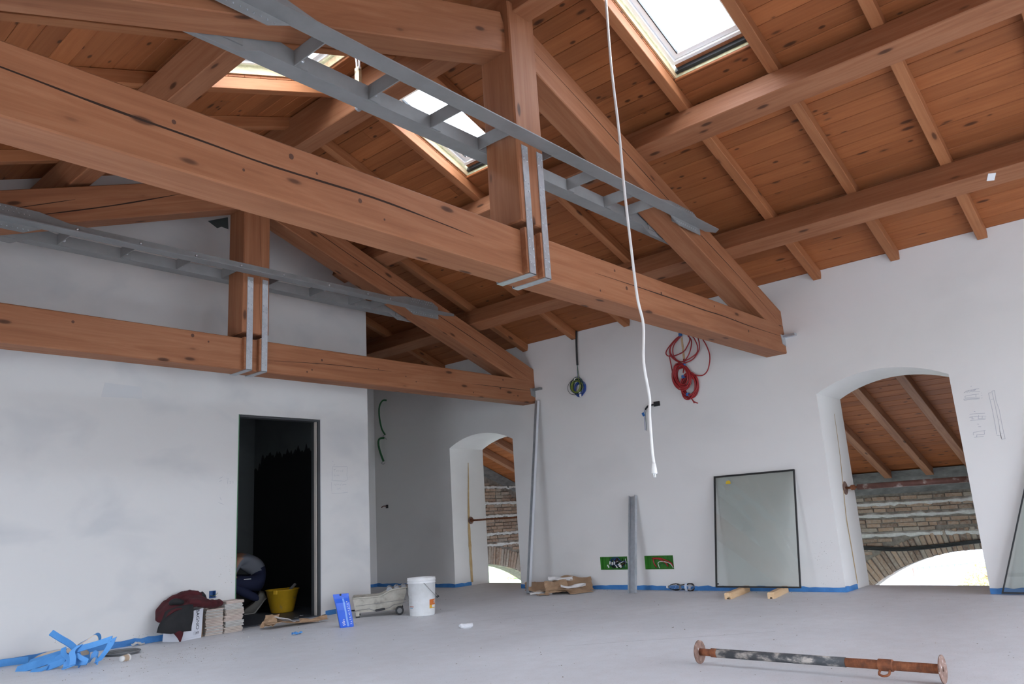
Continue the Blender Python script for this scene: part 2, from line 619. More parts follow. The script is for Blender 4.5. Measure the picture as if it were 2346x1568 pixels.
# ---- left wall, front wall, back walls
def wall_with_arches(name, mapf, y0, y1, ztop, arcs, thick, mat, label):
    o = [(y0, 0)]
    for a, b, zb, zs, zc in sorted(arcs):
        if zb <= 0:
            o += [(a, 0)] + arch_pts(a, b, zs, zc) + [(b, 0)]
    hs = []
    for a, b, zb, zs, zc in arcs:
        if zb > 0:
            hs.append([(a, zb), (b, zb)] + list(reversed(arch_pts(a, b, zs, zc))))
    o += [(y1, 0), (y1, ztop), (y0, ztop)] if not callable(ztop) else [(y1, 0)] + ztop(y1, y0)
    me = extrude(o, hs, thick, mapf)
    return struct(obj(name, me, mat), label)

LEFT_OPEN = [(-3.2, -1.6, 0, 2.0, 2.2), (-0.75, 0.85, 0, 2.0, 2.2), (3.95, 5.65, 0, 2.05, 2.3)]
wall_with_arches('wall_left', lambda a, b, c: Vector((XL - c, a, b - (0.3618 * c if b > 3 else 0))), YF - 0.4, YB + 0.3, ZE, LEFT_OPEN, 0.6, M_WALL,
                 'white plastered side wall behind the photographer')
FRONT_OPEN = [(1.4, 4.2, 0, 2.2, 2.45), (4.9, 7.8, 0, 2.2, 2.45)]
wall_with_arches('wall_front', lambda a, b, c: Vector((a, YF - c, b)), XL - 0.6, W + 0.72,
                 lambda a, b: [(W + 0.72, deck_z(W + 0.72)), (XR, deck_z(XR)), (XL - 0.6, deck_z(XL - 0.6))], FRONT_OPEN, 0.4, M_WALL,
                 'white gable wall behind the photographer')
gab = [(XL - 0.6, 0), (W + 0.72, 0), (W + 0.72, deck_z(W + 0.72)), (XR, deck_z(XR)), (XL - 0.6, deck_z(XL - 0.6))]
struct(obj('wall_back', extrude(gab, [], 0.3, lambda a, b, c: Vector((a, YB + c, b))), M_WALL), 'white end wall of the passage beyond the partition')

# washroom behind the doorway
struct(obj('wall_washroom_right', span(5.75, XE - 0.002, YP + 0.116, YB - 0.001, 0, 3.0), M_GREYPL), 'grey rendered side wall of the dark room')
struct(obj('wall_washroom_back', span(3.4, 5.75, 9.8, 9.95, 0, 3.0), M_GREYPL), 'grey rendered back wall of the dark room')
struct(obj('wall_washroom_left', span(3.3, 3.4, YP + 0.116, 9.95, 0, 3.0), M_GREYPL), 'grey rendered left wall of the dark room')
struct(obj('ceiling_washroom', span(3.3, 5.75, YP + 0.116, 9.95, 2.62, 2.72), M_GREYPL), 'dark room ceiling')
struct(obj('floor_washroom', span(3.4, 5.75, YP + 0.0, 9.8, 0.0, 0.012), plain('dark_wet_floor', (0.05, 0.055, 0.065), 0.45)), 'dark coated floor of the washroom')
# black coat with a ragged top edge on the washroom's right wall
V, F = [], []
N = 70
for i in range(N + 1):
    y = YP + 0.13 + (9.79 - YP - 0.13) * i / N
    zt = 1.95 + 0.035 * math.sin(i * 0.9) + 0.03 * math.sin(i * 2.3 + 1) + rnd(-0.02, 0.02) - (0.12 if i > N - 6 else 0)
    V += [(5.748, y, 0.0), (5.748, y, zt), (5.7455, y, 0.0), (5.7455, y, zt)]
for i in range(N):
    a = 4 * i
    F += [(a + 2, a + 6, a + 7, a + 3), (a + 3, a + 7, a + 5, a + 1)]
struct(obj('trim_washroom_coat', (V, F), M_BLACKPL), 'black waterproof coating brushed on the dark room wall')

# ---- door frame (metal jamb left in the doorway)
M_JAMBD = plain('dark_steel_casing', (0.05, 0.053, 0.056), 0.5)
dr = struct(empty('door_1', (5.2, YP, 0)), 'bare metal door casing in the partition doorway')
obj('jamb', span(D1 - 0.035, D1 - 0.004, YP - 0.004, YP + 0.125, 0.012, DZ - 0.012), M_JAMBD, dr)
obj('stop', span(D1 - 0.044, D1 - 0.036, YP + 0.02, YP + 0.06, 0.012, DZ - 0.012), plain('pale_stop_bead', (0.55, 0.5, 0.44), 0.6), dr)
obj('edge_bead', span(D1 - 0.004, D1 + 0.01, YP - 0.006, YP - 0.0005, 0.0, DZ + 0.004), M_SKIM, dr)
obj('head', span(D0 + 0.004, D1 - 0.036, YP - 0.003, YP + 0.1, DZ - 0.026, DZ - 0.006), M_JAMBD, dr)
bead = obj('corner_bead', span(D0 - 0.008, D0 - 0.001, YP - 0.005, YP - 0.0005, 0.0, DZ), plain('green_board_edge', (0.1, 0.22, 0.12), 0.8), dr)

# ---- blue edge strips
def edge_strip(name, p0, p1, nrm, h=0.05, label=''):
    p0, p1 = Vector(p0), Vector(p1)
    L = (p1 - p0).length
    k = max(4, int(L / 0.06))
    V, F = [], []
    n = Vector(nrm) * 0.009
    for i in range(k + 1):
        p = p0.lerp(p1, i / k)
        hh = h + rnd(-0.008, 0.006)
        V += [p + Vector((0, 0, 0.0005)), p + n + Vector((0, 0, 0.0005)), p + n + Vector((0, 0, hh)), p + Vector((0, 0, hh))]
    for i in range(k):
        a = 4 * i
        F += [(a + q, a + (q + 1) % 4, a + 4 + (q + 1) % 4, a + 4 + q) for q in range(4)]
    F += [(0, 3, 2, 1), (4 * k, 4 * k + 1, 4 * k + 2, 4 * k + 3)]
    return struct(obj(name, (V, F), M_BLUESTRIP), label)
edge_strip('baseboard_right', (W - 0.0005, A2[1] - 0.0, 0), (W - 0.0005, A1[0], 0), (-1, 0, 0), label='blue foam edge strip along the side wall')
edge_strip('baseboard_right', (W - 0.0005, A1[1], 0), (W - 0.0005, YB, 0), (-1, 0, 0), label='blue foam edge strip in the dark far corner')
edge_strip('baseboard_right', (W - 0.0005, YF, 0), (W - 0.0005, A2[0], 0), (-1, 0, 0), label='blue foam edge strip right of the wide archway')
edge_strip('baseboard_reveal', (W - 0.009, A2[1] - 0.0005, 0), (W + 0.33, A2[1] - 0.0005, 0), (0, -1, 0), label='blue foam strip in the near archway reveal')
edge_strip('baseboard_reveal', (W - 0.009, A1[1] - 0.0005, 0), (W + 0.33, A1[1] - 0.0005, 0), (0, -1, 0), label='blue foam strip in the far archway reveal')
edge_strip('baseboard_left', (XL, YP - 0.0005, 0), (3.53, YP - 0.0005, 0), (0, -1, 0), 0.055, label='blue foam edge strip along the partition')
edge_strip('baseboard_partition', (D1 + 0.06, YP - 0.0005, 0), (D1 + 0.36, YP - 0.0005, 0), (0, -1, 0), 0.05, label='short torn blue strip beside the doorway')
edge_strip('baseboard_back', (XE, YB - 0.0005, 0), (W - 0.01, YB - 0.0005, 0), (0, -1, 0), label='blue foam edge strip on the passage end wall')

# ---- roof: covering slabs with boards below
SKY_R = [(-4.17, -3.05, 1.915, 2.61), (-4.17, -3.05, 4.335, 5.03)]       # s0, s1, y0, y1
SKY_L = [(-4.17, -3.05, 4.42, 5.115)]
S_RIDGE = -(W - XR) / CT
S_LOG = (XO + 0.6 - W) / CT
Y_A, Y_B = YF - 0.45, YE + 0.4
def roof(name, side, s1, skys, label):
    o = [(S_RIDGE - 0.06, Y_A), (s1, Y_A), (s1, Y_B), (S_RIDGE - 0.06, Y_B)]
    hs = [[(a, c), (b, c), (b, d), (a, d)] for a, b, c, d in skys]
    me = extrude(o, hs, 0.13, lambda a, b, c: slope(side, a, b, -0.024 - c))
    root = struct(obj(name, me, M_INSUL), label)
    wdt = 0.151
    s = S_RIDGE + 0.015
    row = 0
    while s < s1 - 0.02:
        e = min(s + wdt, s1)
        if s > 0.75:
            cuts = [Y_A, rnd(2.0, 6.5), Y_B] if row % 2 else [Y_A, Y_B]
        else:
            cuts = [Y_A, rnd(-2.5, 1.2), rnd(3.6, 6.6), Y_B]
        segs = list(zip(cuts[:-1], cuts[1:]))
        for a, b, c, d in skys:
            if e > a + 0.004 and s < b - 0.004:
                ns = []
                for p, q in segs:
                    if q <= c or p >= d: ns.append((p, q))
                    else:
                        if p < c: ns.append((p, c))
                        if q > d: ns.append((d, q))
                # boards cut across the opening keep the strip outside it
                segs = ns
                if s < a - 0.004:
                    strip(side, s, a, c, d, root)
                if e > b + 0.004:
                    strip(side, b, e, c, d, root)
        for p, q in segs:
            strip(side, s, e, p, q, root)
        s = e
        row += 1
    return root

def strip(side, s0, s1, y0, y1, root):
    g = 0.0014
    w, L, th = (s1 - s0) - 2 * g, (y1 - y0) - 0.002, 0.022
    if w < 0.005 or L < 0.01: return
    c = slope(side, (s0 + s1) / 2, (y0 + y1) / 2, -0.011 + rnd(-0.0012, 0.0))
    Yd = Vector((CT * (1 if side > 0 else -1), 0, -ST))
    X = Vector((0, 1, 0))
    Z = X.cross(Yd)
    M = Matrix((X, Yd, Z)).transposed().to_4x4()
    M.translation = c
    x, y, z = L / 2, w / 2, th / 2
    k = 0.004
    lo, hi = (z, -z) if side > 0 else (-z, z)
    # lower (room) face has chamfered edges so that each joint reads
    zl = -z if Z.z > 0 else z
    V = [(-x, -y, -zl), (x, -y, -zl), (x, y, -zl), (-x, y, -zl),
         (-x, -y, zl * 0.6), (x, -y, zl * 0.6), (x, y, zl * 0.6), (-x, y, zl * 0.6),
         (-x, -y + k, zl), (x, -y + k, zl), (x, y - k, zl), (-x, y - k, zl)]
    F = [(0, 1, 2, 3), (8, 9, 10, 11), (0, 1, 5, 4), (2, 3, 7, 6), (4, 5, 9, 8), (6, 7, 11, 10), (1, 2, 6, 10, 9, 5), (3, 0, 4, 8, 11, 7)]
    obj('plank', (V, F), M_DECKO if s0 > 0.6 and side > 0 else M_DECK, root, M)

ceil_r = roof('ceiling_right', 1, S_LOG, SKY_R, 'pine board ceiling on the right roof slope')
ceil_l = roof('ceiling_left', -1, 0.7, SKY_L, 'pine board ceiling on the left roof slope')

# ---- skylights
def skylight(name, side, s0, s1, y0, y1, label, opener=False):
    root = struct(empty(name, slope(side, s1, (y0 + y1) / 2, 0)), label)
    Yd = Vector((CT * (1 if side > 0 else -1), 0, -ST))
    def bar(nm, a0, a1, b0, b1, t0, t1, m, par=root, M=None):
        """a along s, b along y, t depth (negative is up)"""
        V = []
        for a in (a0, a1):
            for b in (b0, b1):
                for t in (t0, t1):
                    V.append(slope(side, a, b, t))
        F = [(0, 1, 3, 2), (4, 6, 7, 5), (0, 4, 5, 1), (2, 3, 7, 6), (0, 2, 6, 4), (1, 5, 7, 3)]
        if M is not None: V = [M @ v for v in V]
        return obj(nm, (V, F), m, par)
    # lining boards low in the shaft, then bare insulation, then the window
    bar('lining_board', s0, s1, y1 - 0.014, y1 + 0.0, -0.07, -0.022, M_LINING)
    bar('lining_board', s0, s1, y0, y0 + 0.014, -0.07, -0.022, M_LINING)
    bar('lining_board', s0, s0 + 0.014, y0 + 0.015, y1 - 0.015, -0.07, -0.022, M_LINING)
    bar('membrane', s1 - 0.03, s1 - 0.002, y0 + 0.02, y1 - 0.02, -0.12, -0.06, M_MEMB)
    bar('sill_board', s1 - 0.06, s1 - 0.032, y0 + 0.03, y1 - 0.03, -0.15, -0.1, M_BEAM)
    f0, f1, g0, g1 = s0 + 0.02, s1 - 0.065, y0 + 0.018, y1 - 0.018
    tt0, tt1 = -0.185, -0.1
    fw = 0.028
    bar('frame', f0, f1, g0, g0 + fw, tt0, tt1, M_PVC)
    bar('frame', f0, f1, g1 - fw, g1, tt0, tt1, M_PVC)
    bar('frame', f0, f0 + fw, g0 + fw, g1 - fw, tt0, tt1, M_PVC)
    bar('frame', f1 - fw, f1, g0 + fw, g1 - fw, tt0, tt1, M_PVC)
    # sash
    M = None
    h0, h1, k0, k1 = f0 + fw + 0.004, f1 - fw - 0.004, g0 + fw + 0.004, g1 - fw - 0.004
    sw = 0.042
    mm = M_PVC
    sa = bar('sash', h0, h1, k0, k0 + sw, -0.175, -0.125, mm, root, M)
    bar('sash', h0, h1, k1 - sw, k1, -0.175, -0.125, mm, root, M)
    bar('sash', h0, h0 + sw, k0 + sw, k1 - sw, -0.175, -0.125, mm, root, M)
    bar('sash', h1 - sw, h1, k0 + sw, k1 - sw, -0.175, -0.125, mm, root, M)
    bar('pane', h0 + sw, h1 - sw, k0 + sw, k1 - sw, -0.158, -0.148, M_GLASS, root, M)
    bar('gasket', h0 + sw, h1 - sw, k1 - sw - 0.008, k1 - sw, -0.147, -0.122, M_RUBBER, root, M)
    if opener:
        obj('opener_arm', span(3.5, 3.526, 4.47, 4.525, 4.2, 4.56), M_LINING, root)
        obj('arm_end', xf(cyl(0.03, 0.024, 14), T(3.513, 4.51, 4.2) @ RX(math.pi / 2)), M_GALV, root)
        for dy in (0.0, 0.035):
            obj('arm_hook', tube(smooth_path([(3.51, 4.475 + dy, 4.54), (3.505, 4.47 + dy, 4.62), (3.49, 4.475 + dy, 4.69)], 4), 0.008, 7), M_PVC, root, smooth=True)
    n = Vector((ST * side, 0, CT))
    portal(slope(side, (s0 + s1) / 2, (y0 + y1) / 2, -0.2), -n, s1 - s0, y1 - y0)
    return root

skylight('window_1', 1, *SKY_R[0], 'skylight at the top edge of the photo above the white cable')
skylight('window_2', 1, *SKY_R[1], 'skylight seen behind the steel ladder bracing')
skylight('window_3', -1, *SKY_L[0], 'skylight on the left roof slope with a hanging opener arm', opener=True)

for a, b, zb, zs, zc in LEFT_OPEN:
    portal((XL - 0.62, (a + b) / 2, (zb + zc) / 2), (1, 0, 0), zc - zb, b - a)
for a, b, zb, zs, zc in FRONT_OPEN:
    portal(((a + b) / 2, YF - 0.42, (zb + zc) / 2), (0, 1, 0), b - a, zc - zb)

# ================================================================== LOGGIA (outside the archways)
def brick_mat(name):
    m, nt, b = new_mat(name)
    oi = nt.nodes.new('ShaderNodeObjectInfo')
    v = coords(nt, (1, 1, 1))
    f = noise(nt, v, 22, 4, 0.65)
    c1 = ramp(nt, oi.outputs['Random'], [(0.0, (0.17, 0.11, 0.08)), (0.3, (0.3, 0.195, 0.135)), (0.55, (0.37, 0.25, 0.175)), (0.8, (0.25, 0.185, 0.145)), (1.0, (0.33, 0.28, 0.23))])
    c = mixc(nt, ramp(nt, f, [(0.4, (0,) * 3), (0.8, (0.6,) * 3)]), c1, (0.45, 0.41, 0.36))
    nt.links.new(c, b.inputs['Base Color'])
    b.inputs['Roughness'].default_value = 0.9
    bump(nt, b, f, 0.4, 0.01)
    return m
M_BRICK = brick_mat('old_brick')
M_MORTAR = mottled('old_mortar', [(0.3, (0.13, 0.11, 0.095)), (0.7, (0.24, 0.21, 0.18))], 18, 0.95, bmp=0.4)
M_BAND = mottled('white_mortar_band', [(0.3, (0.47, 0.46, 0.44)), (0.7, (0.62, 0.61, 0.59))], 24, 0.95, bmp=0.4)

brick_meshes = {}
def brick_mesh(kind, l, d, h):
    key = (kind, round(l, 2), round(h, 3))
    if key not in brick_meshes:
        me = cbox_mesh('brick', l, d, h, 0.006)
        for v in me.vertices:
            v.co += Vector((rnd(-0.004, 0.004), rnd(-0.003, 0.003), rnd(-0.003, 0.003)))
        me.materials.append(M_BRICK)
        brick_meshes[key] = me
    return brick_meshes[key]

def brick_wall(name, fmap, rot, a_rng, zlo, ztop, arcc, arch_r, bands, root, a_dir=1):
    """bricks on a wall: a along the wall, fmap(a, z, out) -> world, arcc=(a, z) centre of the arch"""
    ca, cz = arcc
    ext = arch_r + 0.345
    CH = 0.0675
    z = zlo
    row = 0
    while z < ztop(a_rng[0]) + 1:
        if any(abs(z + CH / 2 - b) < 0.036 for b in bands):
            z += 0.05
            continue
        a = a_rng[0] - (0.13 if row % 2 else 0)
        while a < a_rng[1]:
            l = random.choice([0.25, 0.26, 0.28, 0.23, 0.2, 0.13, 0.17])
            m = a + l / 2
            zc = z + CH / 2
            d = math.hypot(m - ca, zc - cz)
            de = min(math.hypot(a - ca, z - cz), math.hypot(a + l - ca, z - cz))
            if de <= ext + 0.01 and l > 0.13:
                l = 0.11
                m = a + l / 2
                de = min(math.hypot(a - ca, z - cz), math.hypot(a + l - ca, z - cz))
            if de > ext + 0.01 and zc + CH / 2 < ztop(m) - 0.02 and zc + CH / 2 < ztop(a + l) - 0.02:
                out = rnd(0.002, 0.03)
                M = Matrix.Translation(fmap(m, zc + rnd(-0.003, 0.003), out - 0.05)) @ rot @ RY(rnd(-0.035, 0.035))
                obj('brick', brick_mesh('c', l - 0.014, 0.1, CH - rnd(0.009, 0.014)), None, root, M)
            a += l
        z += CH
        row += 1
    # voussoirs
    q0 = math.asin(max(-0.95, (a_rng[0] - ca) / (arch_r + 0.17)))
    q1 = math.asin(min(0.62, (a_rng[1] - ca) / (arch_r + 0.17)))
    q = q0
    while q < q1:
        stp = rnd(0.07, 0.085) / (arch_r + 0.1)
        r0 = arch_r + rnd(-0.004, 0.01)
        ln = 0.34 + rnd(-0.02, 0.02)
        rr = r0 + ln / 2
        out = rnd(0.004, 0.03)
        qq = q + stp / 2
        M = Matrix.Translation(fmap(ca + rr * math.sin(qq), cz + rr * math.cos(qq), out - 0.05)) @ rot @ RY(-math.pi / 2 + qq * a_dir + rnd(-0.03, 0.03))
        obj('voussoir', brick_mesh('v', 0.34, 0.1, round(stp * (arch_r + 0.1) - 0.012, 3)), None, root, M)
        q += stp
    # proud bands of white mortar
    for zb in bands:
        k = 46
        V, F = [], []
        for i in range(k + 1):
            a = a_rng[0] + (a_rng[1] - a_rng[0]) * i / k
            h = 0.03 + rnd(-0.008, 0.016)
            o = rnd(0.02, 0.045)
            up = rnd(-0.008, 0.008)
            V += [fmap(a, zb - h + up, 0.0), fmap(a, zb - h * 0.6 + up, o), fmap(a, zb + h * 0.4 + up, o), fmap(a, zb + h + up, 0.0)]
        for i in range(k):
            p = 4 * i
            F += [(p + j, p + j + 1, p + 5 + j, p + 4 + j) for j in range(3)]
        obj('mortar_band', (V, F), M_BAND, root)

ZG = -3.2            # yard level below the upper floor
# outer wall along y, arches every 5.5 m
def outer_wall_poly():
    o = [(-3.5, ZG)]
    hs = []
    for yc in (-2.9 + 0.0, 2.62, 8.12):
        a = 1.95
        r = 2.95
        pts = []
        for i in range(21):
            y = yc - a + 2 * a * i / 20
            pts.append((y, 0.055 - r + math.sqrt(r * r - (y - yc) ** 2)))
        o += [(yc - a, ZG)] + pts + [(yc + a, ZG)] if yc - a > -3.4 else []
    o += [(YE + 0.45, ZG), (YE + 0.45, 1.0), (-3.5, 1.0)]
    return o
me = extrude(outer_wall_poly(), [], 0.45, lambda a, b, c: Vector((XO + c, a, b)))
wall_o = struct(obj('wall_outer', me, M_MORTAR), 'old brick outer wall with a wide arch seen through the near archway')
brick_wall('outer', lambda a, z, o: Vector((XO - o, a, z)), RZ(math.pi / 2), (1.35, 4.75), -0.62, lambda a: 0.965, (2.62, 0.055 - 2.95), 2.95, (0.80, 0.615, 0.315), wall_o)
struct(obj('trim_ring_beam', span(XO - 0.04, XO + 0.42, -3.5, YE + 0.45, 0.95, 1.305), M_RING), 'dark concrete ring beam under the eaves')

# end wall along x
def ez(x): return ZE - 0.3618 * (x - W)
ca, r1 = 11.35, 3.4
ew = [(W + 0.73, ZG)]
pts = []
for i in range(17):
    x = ca - 1.75 + 3.5 * i / 16
    pts.append((x, 0.09 - r1 + math.sqrt(r1 * r1 - (x - ca) ** 2)))
ew += [(ca - 1.75, ZG)] + pts + [(ca + 1.75, ZG), (XO - 0.001, ZG), (XO - 0.001, ez(XO) - 0.05), (W + 0.73, ez(W + 0.73) - 0.05)]
me = extrude(ew, [], 0.4, lambda a, b, c: Vector((a, YE + c, b)))
wall_e = struct(obj('wall_end', me, M_MORTAR), 'old brick end wall with an arch seen through the far archway')
brick_wall('end', lambda a, z, o: Vector((a, YE - o, z)), RZ(0), (11.0, 13.1), -0.3, lambda a: ez(a) - 0.22, (ca, 0.09 - r1), r1, (1.60, 1.28, 1.015, 0.665, 0.45), wall_e)
struct(obj('trim_end_beam', extrude([(W + 0.73, ez(W + 0.73) - 0.19), (XO - 0.05, ez(XO) - 0.19), (XO - 0.05, ez(XO) - 0.002), (W + 0.73, ez(W + 0.73) - 0.002)], [], 0.44,
       lambda a, b, c: Vector((a, YE - 0.03 + c, b))), M_RING), 'sloping concrete beam on the end wall')

struct(obj('wall_loggia', extrude([(W + 0.73, ZG), (XO, ZG), (XO, ez(XO) - 0.05), (W + 0.73, ez(W + 0.73) - 0.05)], [], 0.4, lambda a, b, c: Vector((a, -3.1 - c, b))), M_MORTAR), 'unseen brick end wall added to darken the outer passage')  # added out of view to block daylight that brightened the loggia boards
# loggia rafters
log_y = [-0.5, 0.12, 0.74, 1.36, 1.97, 2.58, 3.19, 3.81, 4.43, 5.05, 5.67, 6.29, 6.91, 7.53, 8.15, 8.77, 9.62, 10.27]
M_LOGR = wood('weathered_rafter', (0.17, 0.068, 0.034), (0.27, 0.115, 0.058), (0.34, 0.165, 0.09), vary=0.1)
for i, y in enumerate(log_y):
    o = beam('loggia_rafter', slope(1, 0.7 / CT + 0.01, y, 0.062), slope(1, (XO + 0.1 - W) / CT, y, 0.062), 0.115, 0.12, M_LOGR, up=(ST, 0, CT))
    near = y < 5.0
    k = i if near else len(log_y) - 1 - i
    tag(o, ('weathered rafter of the outer roof beyond the near archway, %s from the right' if near else
            'weathered rafter of the outer roof beyond the far archway, %s from the end wall') % ORD[k], 'rafter', 'rafters of the outer roof')

# black cables slung along the outer wall
for k in range(3):
    pts = [(XO - 0.06 - 0.012 * k, 5.2, 0.13 + 0.02 * k), (XO - 0.06 - 0.012 * k, 4.42, 0.097 + 0.022 * k), (XO - 0.065, 3.82, 0.063 + 0.02 * k), (XO - 0.065, 3.25, 0.096 + 0.02 * k),
           (XO - 0.06 - 0.01 * k, 2.64, 0.158 + 0.018 * k), (XO - 0.06, 1.9, 0.21 + 0.02 * k), (XO - 0.06, 1.2, 0.24)]
    tag(obj('wall_cable', tube(smooth_path(pts, 8), 0.012, 6), M_RUBBER, smooth=True), '%s of the three black cables slung across the outer brick wall' % ('lowest', 'middle one', 'topmost')[k], 'cable', 'black cables on the brick wall')

# ================================================================== OUTSIDE
M_GRASS = mottled('grass', [(0.3, (0.045, 0.09, 0.018)), (0.6, (0.075, 0.13, 0.028)), (0.8, (0.1, 0.14, 0.04))], 0.8, 0.95)
M_YARD = mottled('pale_yard', [(0.3, (0.15, 0.147, 0.14)), (0.7, (0.2, 0.197, 0.19))], 0.5, 0.9)
gr = struct(obj('ground', span(-160, 300, -220, 300, ZG - 0.5, ZG), M_GRASS), 'grass seen through the brick arches')
yd = struct(obj('ground_yard', extrude([(-120, -120), (120, -120), (120, 24), (60, 20.5), (22, 13.5), (-120, 13.5)], [], 0.03, lambda a, b, c: Vector((a, b, ZG + c))), M_YARD), 'pale yard outside the near archway')  # reaches unseen round left and front, keeping green bounce out of the room
struct(obj('ground_gravel', extrude([(24, -60), (110, -60), (110, 22), (60, 20), (24, 13)], [], 0.02, lambda a, b, c: Vector((a, b, ZG + 0.03 + c))), mottled('overexposed_gravel', [(0.3, (0.4, 0.39, 0.37)), (0.7, (0.5, 0.49, 0.47))], 0.6, 0.9)), 'gravel far across the yard, paler to look overexposed')  # far ground coloured lighter in place of overexposed daylight
# pale outbuilding across the yard
bd = empty('outbuilding', (47, 12, ZG + 0.05))
tag(bd, 'pale outbuilding with a low roof seen through the near archway', 'building')
M_PALEWALL = plain('pale_blue_sheet_wall', (0.27, 0.31, 0.36), 0.7)
obj('wall', span(45.0, 52.0, 8.6, 12.15, ZG + 0.05, -2.45), M_PALEWALL, bd)
for k in range(12):
    obj('sheet_rib', span(44.97, 45.0, 8.75 + 0.29 * k, 8.79 + 0.29 * k, ZG + 0.05, -2.5), M_PALEWALL, bd)
obj('lean_to_wall', span(45.4, 52.0, 12.15, 15.4, ZG + 0.05, -2.75), plain('cream_wall', (0.35, 0.345, 0.33), 0.8), bd)
obj('roof', ([(44.7, 8.4, -2.4), (44.7, 12.35, -2.72), (52.2, 12.35, -2.4), (52.2, 8.4, -2.1), (44.7, 8.4, -2.34), (44.7, 12.35, -2.66), (52.2, 12.35, -2.34), (52.2, 8.4, -2.04)],
    [(0, 1, 2, 3), (4, 7, 6, 5), (0, 4, 5, 1), (1, 5, 6, 2), (2, 6, 7, 3), (3, 7, 4, 0)]), plain('pale_roof_sheet', (0.12, 0.13, 0.15), 0.6), bd)
obj('downpipe', tube([(45.3, 12.25, ZG + 0.05), (45.3, 12.25, -2.78)], 0.05, 8), plain('red_brown_pipe', (0.35, 0.16, 0.12), 0.6), bd)

def bush(name, c, r, n, leaf, mat, label, seed, stems=8):
    rg = random.Random(seed)
    root = empty(name, c)
    tag(root, label, 'bush')
    V, F = [], []
    for i in range(n):
        while True:
            p = Vector((rg.uniform(-1, 1), rg.uniform(-1, 1), rg.uniform(0, 1)))
            if p.length < 1 and p.length > 0.35: break
        p = Vector((p.x * r[0], p.y * r[1], p.z * r[2]))
        a = Vector((rg.gauss(0, 1), rg.gauss(0, 1), rg.gauss(0, 1))).normalized() * leaf
        b = a.orthogonal().normalized() * leaf * 0.45
        k = len(V)
        q = Vector(c) + p
        V += [q - a, q + b, q + a, q - b]
        F.append((k, k + 1, k + 2, k + 3))
    obj('foliage', (V, F), mat, root)['kind'] = 'stuff'
    for i in range(stems):
        e = Vector(c) + Vector((rg.uniform(-0.7, 0.7) * r[0], rg.uniform(-0.7, 0.7) * r[1], r[2] * rg.uniform(0.6, 0.95)))
        obj('stem', tube([Vector(c), Vector(c).lerp(e, 0.5) + Vector((0, 0, 0.1)), e], [0.03, 0.02, 0.008], 5), M_LOGR, root)
    return root
M_LEAF = mottled('olive_leaves', [(0.3, (0.1, 0.12, 0.03)), (0.7, (0.25, 0.26, 0.09))], 3, 0.8)
M_LEAF2 = mottled('yellow_twigs', [(0.3, (0.24, 0.22, 0.07)), (0.7, (0.4, 0.36, 0.14))], 3, 0.8)
bush('hedge_bush', (40.0, 7.6, ZG + 0.05), (1.2, 1.5, 1.1), 1500, 0.09, M_LEAF2, 'brownish bush in the yard at the right of the near archway', 3)
bush('garden_shrub', (44.5, 39.2, ZG), (0.9, 0.9, 1.6), 900, 0.09, M_LEAF2, 'yellowish twiggy shrub on the grass beyond the far archway', 4, 14)
bush('garden_bush', (62.0, 60.0, ZG), (5, 5, 2.6), 2600, 0.25, M_LEAF, 'broad green bush far across the grass', 5)

# ================================================================== ROOF TIMBERS
def timber_label(o, label, group=None):
    tag(o, label, 'beam', group)

# purlins and ridge
PB = (0.10, 0.32)
for side, nm in ((1, 'right'), (-1, 'left')):
    for s0, s1, which in ((-1.165, -0.97, 'lower'), (-2.81, -2.61, 'upper')):
        o = beam('purlin', slope(side, (s0 + s1) / 2, Y_A + 0.3, sum(PB) / 2), slope(side, (s0 + s1) / 2, YB + 0.25, sum(PB) / 2), s1 - s0, PB[1] - PB[0], M_BEAM, up=(ST * side, 0, CT))
        tag(o, '%s pine purlin of the %s roof slope running above both trusses' % (which, nm), 'beam', 'roof purlins')
o = beam('ridge_beam', (XR, Y_A + 0.3, 4.6275), (XR, YB + 0.25, 4.6275), 0.185, 0.345, M_BEAM)
tag(o, 'pine ridge beam carried on the tops of the king posts', 'beam')

# joists
jr = [-0.52, 0.26, 1.1, 1.872, 2.655, 3.47, 4.292, 5.072, 5.905, 6.768, 7.6, 8.45, 9.3, 9.98]
jl = [-0.52, 0.26, 1.1, 1.9, 2.7, 3.5, 4.376, 5.16, 5.95, 6.75, 7.6, 8.45, 9.3, 9.98]
for side, ys, nm in ((1, jr, 'right'), (-1, jl, 'left')):
    for i, y in enumerate(ys):
        o = beam('joist', slope(side, S_RIDGE + 0.02, y, 0.0505), slope(side, 0.02, y, 0.0505), 0.085, 0.099, M_JOIST, up=(ST * side, 0, CT), c=0.004)
        tag(o, 'slim pine joist under the %s roof boards, %s counting away from the photographer' % (nm, ORD[i]), 'joist', 'joists of the %s roof slope' % nm)

# trusses
def crack(name, pts, f, w, parent):
    """a drying check: thin dark wedge lying in the face"""
    sp = [p for p in smooth_path([(a, b, 0) for a, b in pts], 4)]
    V, F = [], []
    n = len(sp)
    for i, p in enumerate(sp):
        k = w * min(1, 4 * i / n, 4 * (n - 1 - i) / n + 0.05) * rnd(0.75, 1.2) / 2 + 0.0006
        V += [f(p.x, p.y + k, 0.0008), f(p.x, p.y - k, 0.0008), f(p.x, p.y + k, -0.001), f(p.x, p.y - k, -0.001)]
    for i in range(n - 1):
        a = 4 * i
        F += [(a, a + 1, a + 5, a + 4), (a + 2, a, a + 4, a + 6), (a + 1, a + 3, a + 7, a + 5)]
    return obj(name, (V, F), M_CRACK, parent)

